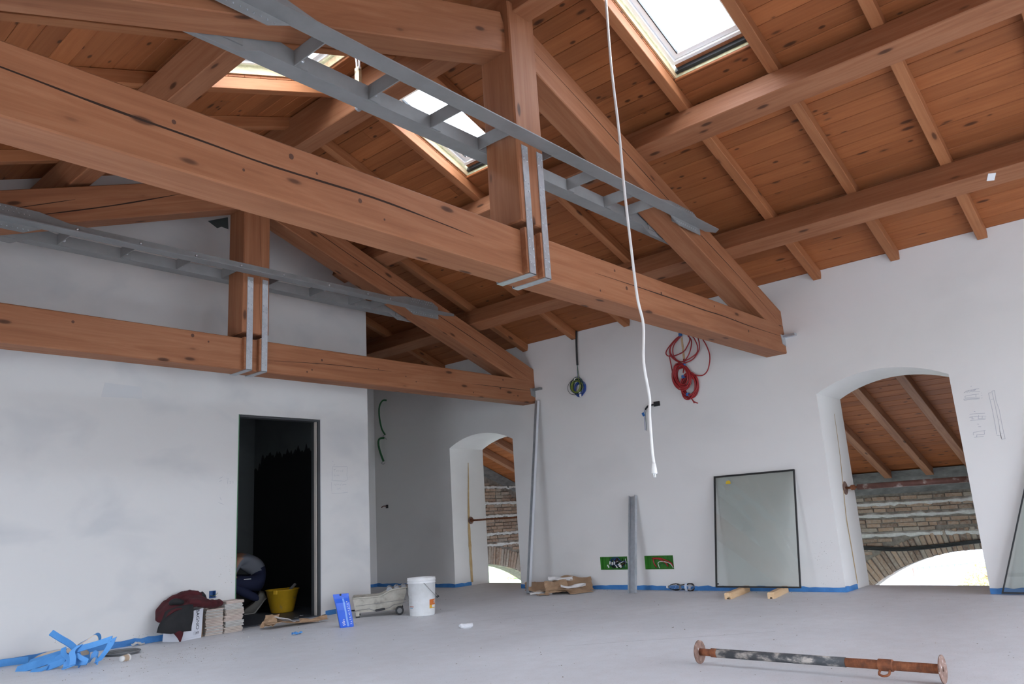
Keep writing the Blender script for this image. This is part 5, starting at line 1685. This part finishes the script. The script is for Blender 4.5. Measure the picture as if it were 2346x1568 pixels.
# ================================================================== TILES, BAG AND JACKET
M_TILE = [mottled('sandy_tile_edge', [(0.3, (0.4, 0.33, 0.28)), (0.7, (0.5, 0.43, 0.37))], 12, 0.8), mottled('grey_tile_edge', [(0.3, (0.38, 0.36, 0.33)), (0.7, (0.5, 0.48, 0.45))], 12, 0.8),
          mottled('pinkish_tile_edge', [(0.3, (0.43, 0.34, 0.29)), (0.7, (0.53, 0.44, 0.38))], 12, 0.8)]
for (x0, x1, y0, n, lab, grp) in ((3.805, 3.98, 7.3, 18, 'unglazed tile in the lower stack beside the white bag', 'tiles in the lower stack'), (3.988, 4.175, 7.285, 22, 'unglazed tile in the taller stack next to the doorway', 'tiles in the taller stack')):
    th = 0.0133
    base_me = {}
    for k in range(n):
        mi = (k * 7 // 5) % 3 if n == 18 else (k // 4) % 3
        if mi not in base_me:
            mm = cbox_mesh('tile', x1 - x0, 0.175, th - 0.0012, 0.0015)
            mm.materials.append(M_TILE[mi])
            base_me[mi] = mm
        dx = rnd(-0.006, 0.006) + (0.012 if (k // 4) % 2 and n > 20 else 0)
        o = obj('tile', base_me[mi], None, None, T((x0 + x1) / 2 + dx, y0 + 0.0885 + rnd(-0.004, 0.004), th * (k + 0.5) + 0.0005) @ RZ(rnd(-0.03, 0.03)))
        if k == n - 1:
            tag(o, lab.replace('unglazed tile in', 'topmost unglazed tile of'), 'tile', grp)
        else:
            tag(o, lab, 'tile', grp)

wb = empty('white_carton', (3.52, 7.21, 0), math.atan2(0.3, 0.954))
tag(wb, 'white carton with black lettering under the jacket', 'carton')
MWb = WM[wb] 
M_CARTON = plain('white_carton_paper', (0.66, 0.67, 0.72), 0.7)
def carton(a, b, c): return MWb @ Vector((a, b, c))
Vc = [(-0.02, 0, 0), (0.245, 0, 0), (0.245, 0.2, 0), (-0.02, 0.2, 0), (-0.01, 0.01, 0.23), (0.262, 0.0, 0.262), (0.25, 0.19, 0.25), (-0.01, 0.19, 0.22)]
obj('carton', ([(x, y, z + 0.0005) for x, y, z in Vc], [(0, 1, 5, 4), (1, 2, 6, 5), (2, 3, 7, 6), (3, 0, 4, 7), (0, 3, 2, 1), (4, 5, 6, 7)]), M_CARTON, wb, MWb)
obj('brown_side', ([(0.247, 0.002, 0.001), (0.29, 0.03, 0.001), (0.275, 0.02, 0.19), (0.262, 0.003, 0.2), (0.248, 0.012, 0.001), (0.29, 0.04, 0.001), (0.275, 0.03, 0.19), (0.263, 0.013, 0.2)],
    [(0, 1, 2, 3), (7, 6, 5, 4), (0, 4, 5, 1), (1, 5, 6, 2), (2, 6, 7, 3), (3, 7, 4, 0)]), M_CARD, wb, MWb)
td = text_data('BAGNO E', 0.052)
def on_carton(a, z): return Vector((a, 0.01 * 0 - 0.0014 + 0.0 , z + 0.0005)) + Vector((0.0, max(0, z) / 0.25 * 0.006 * max(0, 1 - a / 0.2), 0))
obj('lettering', ([on_carton(0.178 + y, 0.262 - x) for x, y, z in td[0]], td[1]), M_INK, wb, MWb)
rg = random.Random(9)
obj('small_print', lines_on([[(0.15 + 0.012 * k, 0.03 + rg.uniform(0, 0.01)), (0.15 + 0.012 * k, 0.075 + rg.uniform(-0.02, 0.0))] for k in range(5)], on_carton, 0.0035), plain('grey_print', (0.4, 0.41, 0.46), 0.8), wb, MWb)
obj('fold_line', lines_on([[(0.02, 0.005), (0.025, 0.12)], [(0.02, 0.012), (0.24, 0.02)]], on_carton, 0.002), plain('grey_fold', (0.5, 0.51, 0.56), 0.8), wb, MWb)

# jacket draped over carton and tiles
jk = empty('jacket', (3.68, 7.3, 0.25))
tag(jk, 'dark red and black work jacket thrown over the carton and tiles', 'jacket')
M_JRED = mottled('dark_red_fleece', [(0.3, (0.04, 0.004, 0.006)), (0.7, (0.075, 0.007, 0.011))], 14, 0.95, bmp=0.2)
M_JBLK = mottled('black_fabric', [(0.3, (0.008, 0.008, 0.009)), (0.7, (0.014, 0.014, 0.015))], 12, 0.9, bmp=0.15)
def cloth(name, rows, mat, parent, sub=4, th=0.012, amp=0.006, seed=1):
    """surface through rows of points, smoothed, given thickness and soft folds"""
    R2 = [smooth_path(r, sub) for r in rows]
    C2 = [smooth_path([r[i] for r in R2], sub) for i in range(len(R2[0]))]
    nu, nv = len(C2), len(C2[0])
    P = [[C2[i][j].copy() for j in range(nv)] for i in range(nu)]
    V, F = [], []
    Nn = [[None] * nv for _ in range(nu)]
    for i in range(nu):
        for j in range(nv):
            a = P[min(i + 1, nu - 1)][j] - P[max(i - 1, 0)][j]
            b = P[i][min(j + 1, nv - 1)] - P[i][max(j - 1, 0)]
            n = a.cross(b)
            Nn[i][j] = n.normalized() if n.length > 1e-9 else Vector((0, -1, 0))
    for side in (0, 1):
        for i in range(nu):
            for j in range(nv):
                w = amp * (math.sin(i * 0.9 + seed) + math.sin(j * 1.1 + i * 0.5 + seed * 2)) * 0.6
                V.append(P[i][j] + Nn[i][j] * (w + (th / 2 if side else -th / 2)))
    n = nu * nv
    for i in range(nu - 1):
        for j in range(nv - 1):
            a = i * nv + j
            F.append((a, a + 1, a + nv + 1, a + nv))
            F.append((n + a, n + a + nv, n + a + nv + 1, n + a + 1))
    rim = [(i, 0) for i in range(nu)] + [(nu - 1, j) for j in range(1, nv)] + [(i, nv - 1) for i in range(nu - 2, -1, -1)] + [(0, j) for j in range(nv - 2, 0, -1)]
    ids = [i * nv + j for i, j in rim]
    for a, b in zip(ids, ids[1:] + ids[:1]):
        F.append((a, b, b + n, a + n))
    return obj(name, (V, F), mat, parent, smooth=True)
def soft_tube(pts, r, n, kz, seed):
    P = [Vector(p) for p in pts]
    v, f = tube(P, r, n)
    rg = random.Random(seed)
    out = []
    for i, p in enumerate(v):
        c = P[i // n]
        k = 1 + 0.1 * math.sin(i // n * 2.1 + seed) + rg.uniform(-0.05, 0.05)
        out.append(Vector((c.x + (p.x - c.x) * k, c.y + (p.y - c.y) * k, c.z + (p.z - c.z) * kz * k)))
    return out, f
# columns run left to right, rows from the wall side forward and down
cloth('back_panel', [
    [(3.40, 7.44, 0.30), (3.47, 7.45, 0.345), (3.56, 7.455, 0.37), (3.66, 7.455, 0.42), (3.74, 7.455, 0.415), (3.80, 7.45, 0.38)],
    [(3.36, 7.38, 0.26), (3.46, 7.37, 0.33), (3.56, 7.36, 0.35), (3.66, 7.36, 0.385), (3.75, 7.36, 0.38), (3.82, 7.36, 0.33)],
    [(3.335, 7.31, 0.2), (3.44, 7.27, 0.3), (3.56, 7.25, 0.315), (3.67, 7.25, 0.335), (3.77, 7.26, 0.33), (3.84, 7.28, 0.29)],
    [(3.35, 7.25, 0.19), (3.45, 7.2, 0.265), (3.56, 7.19, 0.285), (3.66, 7.2, 0.29), (3.76, 7.22, 0.285), (3.82, 7.25, 0.27)]], M_JRED, jk, 4, 0.014, 0.007, 1)
cloth('front_panel', [
    [(3.40, 7.27, 0.27), (3.47, 7.225, 0.3), (3.55, 7.2, 0.315), (3.615, 7.19, 0.31)],
    [(3.36, 7.245, 0.21), (3.46, 7.19, 0.24), (3.55, 7.168, 0.25), (3.615, 7.172, 0.24)],
    [(3.325, 7.24, 0.15), (3.43, 7.172, 0.15), (3.53, 7.155, 0.16), (3.6, 7.162, 0.16)],
    [(3.32, 7.25, 0.105), (3.41, 7.17, 0.085), (3.51, 7.155, 0.09), (3.59, 7.16, 0.085)]], M_JBLK, jk, 4, 0.014, 0.005, 2)
cloth('hanging_corner', [
    [(3.42, 7.165, 0.1), (3.47, 7.158, 0.1), (3.52, 7.155, 0.1)],
    [(3.46, 7.16, 0.05), (3.485, 7.155, 0.045), (3.51, 7.155, 0.05)],
    [(3.485, 7.155, 0.008), (3.49, 7.152, 0.006), (3.495, 7.152, 0.008)]], M_JRED, jk, 3, 0.01, 0.002, 3)
sl = obj('sleeve', soft_tube(smooth_path([(3.6, 7.26, 0.33), (3.7, 7.245, 0.318), (3.8, 7.27, 0.296), (3.9, 7.31, 0.283), (3.97, 7.34, 0.29)], 5), [0.02] + [0.055] * 13 + [0.052, 0.05, 0.05, 0.048, 0.044, 0.036, 0.02], 14, 0.72, 1), M_JRED, jk, smooth=True)
obj('sleeve', soft_tube(smooth_path([(3.48, 7.4, 0.34), (3.6, 7.4, 0.385), (3.71, 7.41, 0.395), (3.79, 7.4, 0.362)], 5), [0.02] + [0.05] * 14 + [0.04], 14, 0.66, 2), M_JRED, jk, smooth=True)
obj('cuff', tube([(3.785, 7.4, 0.373), (3.81, 7.4, 0.35), (3.825, 7.4, 0.325)], [0.043, 0.04, 0.034], 12), M_JBLK, jk, smooth=True)
obj('collar', tube(smooth_path([(3.445, 7.3, 0.335), (3.48, 7.27, 0.35), (3.53, 7.25, 0.342), (3.56, 7.25, 0.335)], 4), [0.012, 0.02, 0.024, 0.026, 0.028, 0.028, 0.027, 0.026, 0.024, 0.022, 0.018, 0.014, 0.008], 10), M_JBLK, jk, smooth=True)

# ================================================================== FOAM STRIP HEAP
FX, FY = Vector((0.68, -0.733, 0)), Vector((0.733, 0.68, 0))
FO = Vector((2.44, 6.66, 0))
def fp(zx, zy, d=0.0):
    k = 0.00045
    z = max(0.004, (733 - zy) * k - d * 0.12)
    return FO + FX * (zx - 1246) * k + FY * d + Vector((0, 0, z))
FG = 'blue foam strips in the corner heap'
def foam(name, pts, wv, label, th=0.009, mats=None, n=5):
    d = ribbon(smooth_path(pts, n), wv, th)
    me = bpy.data.meshes.new(name)
    me.from_pydata([tuple(v) for v in d[0]], [], d[1])
    me.materials.append(M_FOAM)
    me.materials.append(M_FOAMIN)
    if mats:
        for i, pg in enumerate(me.polygons):
            if i % 4 == mats - 1 and i < len(d[1]) - 2: pg.material_index = 1
    o = obj(name, me, None)
    tag(o, label, 'foam strip', FG)
    return o
UP = Vector((0, 0, 1))
def lv(a, b, c): return FX * a + FY * b + UP * c
# big loop of strip standing on edge
loop = []
for i in range(15):
    q = math.radians(200 - 230 * i / 14)
    loop.append(FO + FX * (-0.21 + 0.21 * math.cos(q)) + FY * (0.2 + 0.1 * math.sin(q)) + UP * (0.034 + 0.045 * max(0, math.sin(q))))
foam('foam_strip', loop, lv(0, -0.012, 0.062), 'loop of blue strip with beige backing at the left of the heap', 0.006, 3, 3)
foam('foam_strip', [fp(240, 735, 0.02), fp(480, 660, 0.02), fp(760, 590, 0.03), fp(1000, 530, 0.05)], lv(0.0, 0.045, 0.055), 'long flat blue strip along the front left of the heap')
foam('foam_strip', [fp(350, 600, 0.1), fp(650, 530, 0.1), fp(950, 460, 0.1)], lv(0.0, 0.03, 0.03), 'pale blue strip lying inside the big loop')
foam('foam_strip', [fp(745, 140, 0.05), fp(900, 240, 0.05), fp(1080, 350, 0.05), fp(1200, 460, 0.04), fp(1300, 640, 0.02), fp(1320, 715, 0.0)], lv(0.014, 0.03, 0.03), 'thick blue strip sticking up to the left from the heap', 0.014)
foam('foam_strip', [fp(1100, 360, 0.16), fp(1250, 290, 0.16), fp(1370, 215, 0.16), fp(1430, 230, 0.16), fp(1450, 300, 0.16), fp(1410, 380, 0.16)], lv(0.0, 0.045, 0.01), 'blue strip arching over the back of the heap', 0.007, 4)
foam('foam_strip', [fp(1200, 500, 0.0), fp(1300, 440, -0.01), fp(1600, 375, -0.02), fp(1860, 310, -0.03)], lv(0.0, 0.014, 0.042), 'long blue strip reaching right from the heap')
foam('foam_strip', [fp(1880, 300, -0.03), fp(1830, 430, -0.035), fp(1740, 560, -0.04), fp(1660, 655, -0.04)], lv(0.052, 0.012, 0.018), 'folded blue strip end leaning at the right of the heap')
foam('foam_strip', [fp(1660, 660, -0.04), fp(1590, 620, 0.0), fp(1570, 560, 0.03)], lv(0.0, 0.02, 0.04), 'short blue strip curled under the folded end')
foam('foam_strip', [fp(600, 730, -0.06), fp(720, 730, -0.06), fp(830, 690, -0.03)], lv(0.0, 0.034, 0.02), 'blue scrap pointing forward at the front of the heap')
foam('foam_strip', [fp(800, 700, -0.02), fp(950, 650, 0.0), fp(1080, 600, 0.0)], lv(0.0, 0.03, 0.045), 'crumpled light blue strip low at the front of the heap')
foam('foam_strip', [fp(1010, 400, 0.02), fp(1040, 500, 0.0), fp(1110, 560, 0.0), fp(1170, 640, 0.0)], lv(0.03, 0.02, 0.012), 'upright blue tongue in the middle of the heap')
foam('foam_strip', [fp(1330, 370, -0.02), fp(1230, 470, -0.04), fp(1260, 580, -0.05), fp(1270, 690, -0.06)], lv(0.04, 0.01, 0.01), 'wide blue strip folded over the front middle of the heap')
foam('foam_strip', [fp(1290, 690, -0.07), fp(1220, 715, -0.09), fp(1160, 728, -0.1)], lv(0.012, 0.02, 0.006), 'small blue tip touching the floor before the heap')
foam('foam_strip', [fp(1280, 530, -0.02), fp(1380, 590, -0.02), fp(1490, 640, -0.03)], lv(0.006, 0.01, 0.032), 'blue strip slanting down at the right front of the heap')
foam('foam_strip', [fp(860, 600, 0.03), fp(1000, 540, 0.03), fp(1120, 560, 0.02)], lv(0.0, 0.02, 0.05), 'deep blue strip inside the left of the heap')
foam('foam_strip', [fp(1070, 690, -0.02), fp(1180, 640, 0.0), fp(1300, 640, 0.0), fp(1440, 640, 0.0)], lv(0.0, 0.02, 0.05), 'dark blue strip at the bottom of the heap')
foam('foam_strip', [fp(1560, 560, 0.05), fp(1500, 530, 0.05), fp(1450, 600, 0.04)], lv(0.0, 0.015, 0.05), 'blue strip bent behind the folded end')
o = foam('foam_strip', [Vector((2.06, 7.38, 0.03)), Vector((2.2, 7.36, 0.035)), Vector((2.33, 7.33, 0.03))], lv(0, -0.01, 0.055), 'short loose blue strip against the wall at the left of the heap')

hs = empty('hose_coil', (2.93, 7.02, 0))
tag(hs, 'thin grey hose coiled on the floor beside the foam', 'hose')
for k in range(4):
    pts = [(2.93 + (0.115 + 0.012 * k) * math.cos(q) * 0.9, 7.02 + (0.115 + 0.012 * k) * math.sin(q), 0.007 + 0.007 * (k % 2) + 0.002 * k) for q in [i * math.pi / 12 for i in range(24)]]
    obj('turn', tube(pts, 0.0062, 6, True), plain('grey_hose', (0.16, 0.165, 0.17), 0.5), hs, smooth=True)

cp = empty('paper_cup', (2.77, 6.58, 0))
tag(cp, 'small brown and white paper cup lying on the floor', 'cup')
MC = T(2.735, 6.555, 0.023) @ RZ(0.55) @ RY(math.pi / 2 + 0.06)
obj('cup', lathe([(0.021, 0.0), (0.0215, 0.004), (0.0285, 0.075), (0.03, 0.077), (0.0275, 0.077), (0.02, 0.006), (0.001, 0.005)], 24), plain('white_paper', (0.72, 0.7, 0.67), 0.7), cp, MC, smooth=True)
obj('print_band', lathe([(0.0225, 0.012), (0.0275, 0.06)], 24, False), plain('kraft_band', (0.5, 0.37, 0.26), 0.7), cp, MC, smooth=True)
o = sheet('wood_sliver', 0.13, 0.035, 0.008, T(3.22, 7.4, 0.001) @ RZ(0.4), plain('grey_mortar_chip', (0.5, 0.48, 0.46), 0.9), 'flat pale mortar sliver near the blue strip', None, 1, 31, 'debris')
o = sheet('plastic_scrap', 0.08, 0.04, 0.003, T(4.206, 6.402, 0.001) @ RZ(-0.3), M_FOAM, 'small blue plastic scrap on the floor before the doorway', None, 1, 33, 'debris')

# lump of mortar
bm = bmesh.new()
bmesh.ops.create_icosphere(bm, subdivisions=3, radius=1)
rg = random.Random(3)
for v in bm.verts:
    v.co = Vector((v.co.x * 0.062, v.co.y * 0.035, max(-0.02, min(0.018, v.co.z * 0.03)))) * (1 + rg.uniform(-0.06, 0.06))
    v.co.z += 0.0205
me = bpy.data.meshes.new('mortar_lump')
bm.to_mesh(me)
bm.free()
o = obj('mortar_lump', me, plain('pale_mortar', (0.62, 0.62, 0.63), 0.9), None, T(5.03, 5.06, 0) @ RZ(-0.85))
tag(o, 'pale lump of mortar alone on the open floor', 'debris')

# crumbs on the floor
V, F = [], []
rg = random.Random(21)
for i in range(900):
    y = rg.uniform(0.8, 7.3)
    x = rg.uniform(1.8, 8.0)
    if rg.random() < 0.4:
        x, y = rg.gauss(3.0, 0.5), rg.gauss(6.4, 0.35)
    if rg.random() < 0.25:
        x = W - abs(rg.gauss(0.12, 0.12))
        y = rg.uniform(3, 7)
    if x > W - 0.02 or y > YP - 0.03: continue
    r = rg.uniform(0.002, 0.007)
    k = len(V)
    q = rg.uniform(0, 3)
    V += [(x + r * math.cos(q + j * 2.09), y + r * math.sin(q + j * 2.09), 0.0004) for j in range(3)] + [(x, y, r * rg.uniform(0.4, 0.9))]
    F += [(k, k + 1, k + 3), (k + 1, k + 2, k + 3), (k + 2, k, k + 3)]
o = obj('floor_crumbs', (V, F), mottled('crumb', [(0.4, (0.16, 0.12, 0.09)), (0.6, (0.55, 0.53, 0.5))], 3, 0.9))
tag(o, 'mortar crumbs and sawdust scattered over the screed floor', 'debris', kind='stuff')
# hairline joint in the screed
obj('screed_joint', lines_on([[(4.55, 3.6), (4.9, 3.25), (5.3, 2.8), (5.6, 2.5)], [(5.2, 5.4), (5.8, 5.0), (6.6, 4.6)]], lambda a, b: Vector((a, b, 0.0008)), 0.004), plain('joint_dark', (0.2, 0.2, 0.21), 0.9), fl)

# ================================================================== STEEL PROPS
M_PROPPAINT = mottled('mortar_spattered_tube', [(0.46, (0.045, 0.047, 0.05)), (0.53, (0.12, 0.115, 0.11)), (0.62, (0.36, 0.32, 0.28))], 18, 0.7, bmp=0.2, stretch=(0.6, 1, 1))
M_RUSTPL = mottled('rusty_spattered_plate', [(0.3, (0.12, 0.07, 0.05)), (0.6, (0.22, 0.13, 0.1)), (0.72, (0.5, 0.45, 0.42))], 40, 0.85, bmp=0.2)
fp_ = empty('telescopic_prop', (4.31, 1.78, 0))
tag(fp_, 'telescopic steel prop lying on the floor in the foreground', 'prop')
p0, p1 = Vector((4.325, 2.415, 0.066)), Vector((4.305, 1.105, 0.066))
Mx = frame_matrix(p0, p1)
L = (p1 - p0).length
h = L / 2
def along(prof, n=20): return xf(lathe(prof, n), RY(math.pi / 2))
obj('end_plate', xf(along([(0.0, -h), (0.065, -h), (0.065, -h + 0.006), (0.0, -h + 0.006)], 32), T(0, 0, 0)), M_RUSTPL, fp_, Mx)
ep = obj('end_plate', xf(lathe([(0.0125, h - 0.006), (0.065, h - 0.006), (0.065, h), (0.0125, h), (0.0125, h - 0.006)], 32, False), RY(math.pi / 2)), M_RUSTPL, fp_, Mx)
obj('stub_tube', along([(0.02, -h + 0.006), (0.02, -h + 0.08)]), M_RUST, fp_, Mx, smooth=True)
obj('collar', along([(0.02, -h + 0.075), (0.025, -h + 0.08), (0.025, -h + 0.115), (0.02, -h + 0.12)]), M_RUST, fp_, Mx, smooth=True)
obj('outer_tube', along([(0.02, -h + 0.115), (0.0245, -h + 0.118), (0.0245, -h + 0.85), (0.018, -h + 0.85)], 24), M_PROPPAINT, fp_, Mx, smooth=True)
zs = []
x = -h + 0.85
while x < h - 0.008:
    zs += [(0.0215, x), (0.0232, x + 0.003)]
    x += 0.006
obj('threaded_tube', xf(lathe(zs + [(0.018, x - 0.003), (0.018, -h + 0.85)], 18, False), RY(math.pi / 2)), M_RUST, fp_, Mx)
nut = obj('nut', along([(0.0235, h - 0.3), (0.029, h - 0.295), (0.029, h - 0.23), (0.0235, h - 0.225)], 20), M_RUST, fp_, Mx)
obj('nut_handle', xf(tube(smooth_path([(h - 0.285, -0.025, -0.02), (h - 0.285, -0.05, -0.035), (h - 0.262, -0.062, -0.04), (h - 0.24, -0.05, -0.035), (h - 0.24, -0.025, -0.02)], 5), 0.006, 7), T(0, 0, 0)), M_RUST, nut, Mx, smooth=True)
o = obj('prop_plate', lathe([(0.0, 0), (0.065, 0), (0.065, 0.007), (0.0, 0.007)], 32), M_RUST, None, T(3.98, 1.33, 0.0005))
tag(o, 'rusty round plate just entering the bottom edge of the photo', 'plate')

def wall_prop(name, x, z, ya, yb, rad, label, plate_r, mat, cat, painted=None):
    root = empty(name, (x, ya, z))
    tag(root, label, cat)
    L2 = ya - yb
    Mx2 = frame_matrix((x, ya, z), (x, yb, z))
    hh = L2 / 2
    obj('end_plate', along([(0.0, -hh + 0.0005), (plate_r, -hh + 0.0005), (plate_r, -hh + 0.007), (0.0, -hh + 0.007)], 28), M_RUSTPL if plate_r < 0.08 else mat, root, Mx2)
    obj('end_plate', along([(0.0, hh - 0.007), (plate_r, hh - 0.007), (plate_r, hh - 0.0005), (0.0, hh - 0.0005)], 28), M_RUSTPL if plate_r < 0.08 else mat, root, Mx2)
    if painted:
        obj('screw_shaft', along([(0.012, -hh + 0.007), (0.012, -hh + 0.16)], 14), M_RUST, root, Mx2, smooth=True)
        obj('nut', along([(0.02, -hh + 0.06), (0.028, -hh + 0.065), (0.028, -hh + 0.1), (0.02, -hh + 0.105)], 8), M_RUST, root, Mx2)
        obj('tube', along([(rad, -hh + 0.13), (rad, hh - 0.007)], 18), painted, root, Mx2, smooth=True)
    else:
        obj('rod', along([(rad, -hh + 0.007), (rad, hh - 0.007)], 12), mat, root, Mx2, smooth=True)
        obj('nut', along([(0.02, -hh + 0.007), (0.03, -hh + 0.012), (0.028, -hh + 0.04), (0.016, -hh + 0.045)], 8), M_RUST, root, Mx2)
M_PROPRED = mottled('brown_painted_tube', [(0.4, (0.09, 0.035, 0.025)), (0.62, (0.13, 0.055, 0.04)), (0.72, (0.35, 0.3, 0.27))], 9, 0.6)
wall_prop('brace_prop', 8.58, 1.015, A2[1] - 0.0005, A2[0] + 0.0005, 0.03, 'brown steel prop wedged across the near archway', 0.07, M_RUST, 'prop', M_PROPRED)
wall_prop('tie_rod', 8.53, 0.935, A1[1] - 0.004, A1[0] + 0.0005, 0.014, 'dark iron rod across the far archway', 0.055, M_RUST, 'rod')
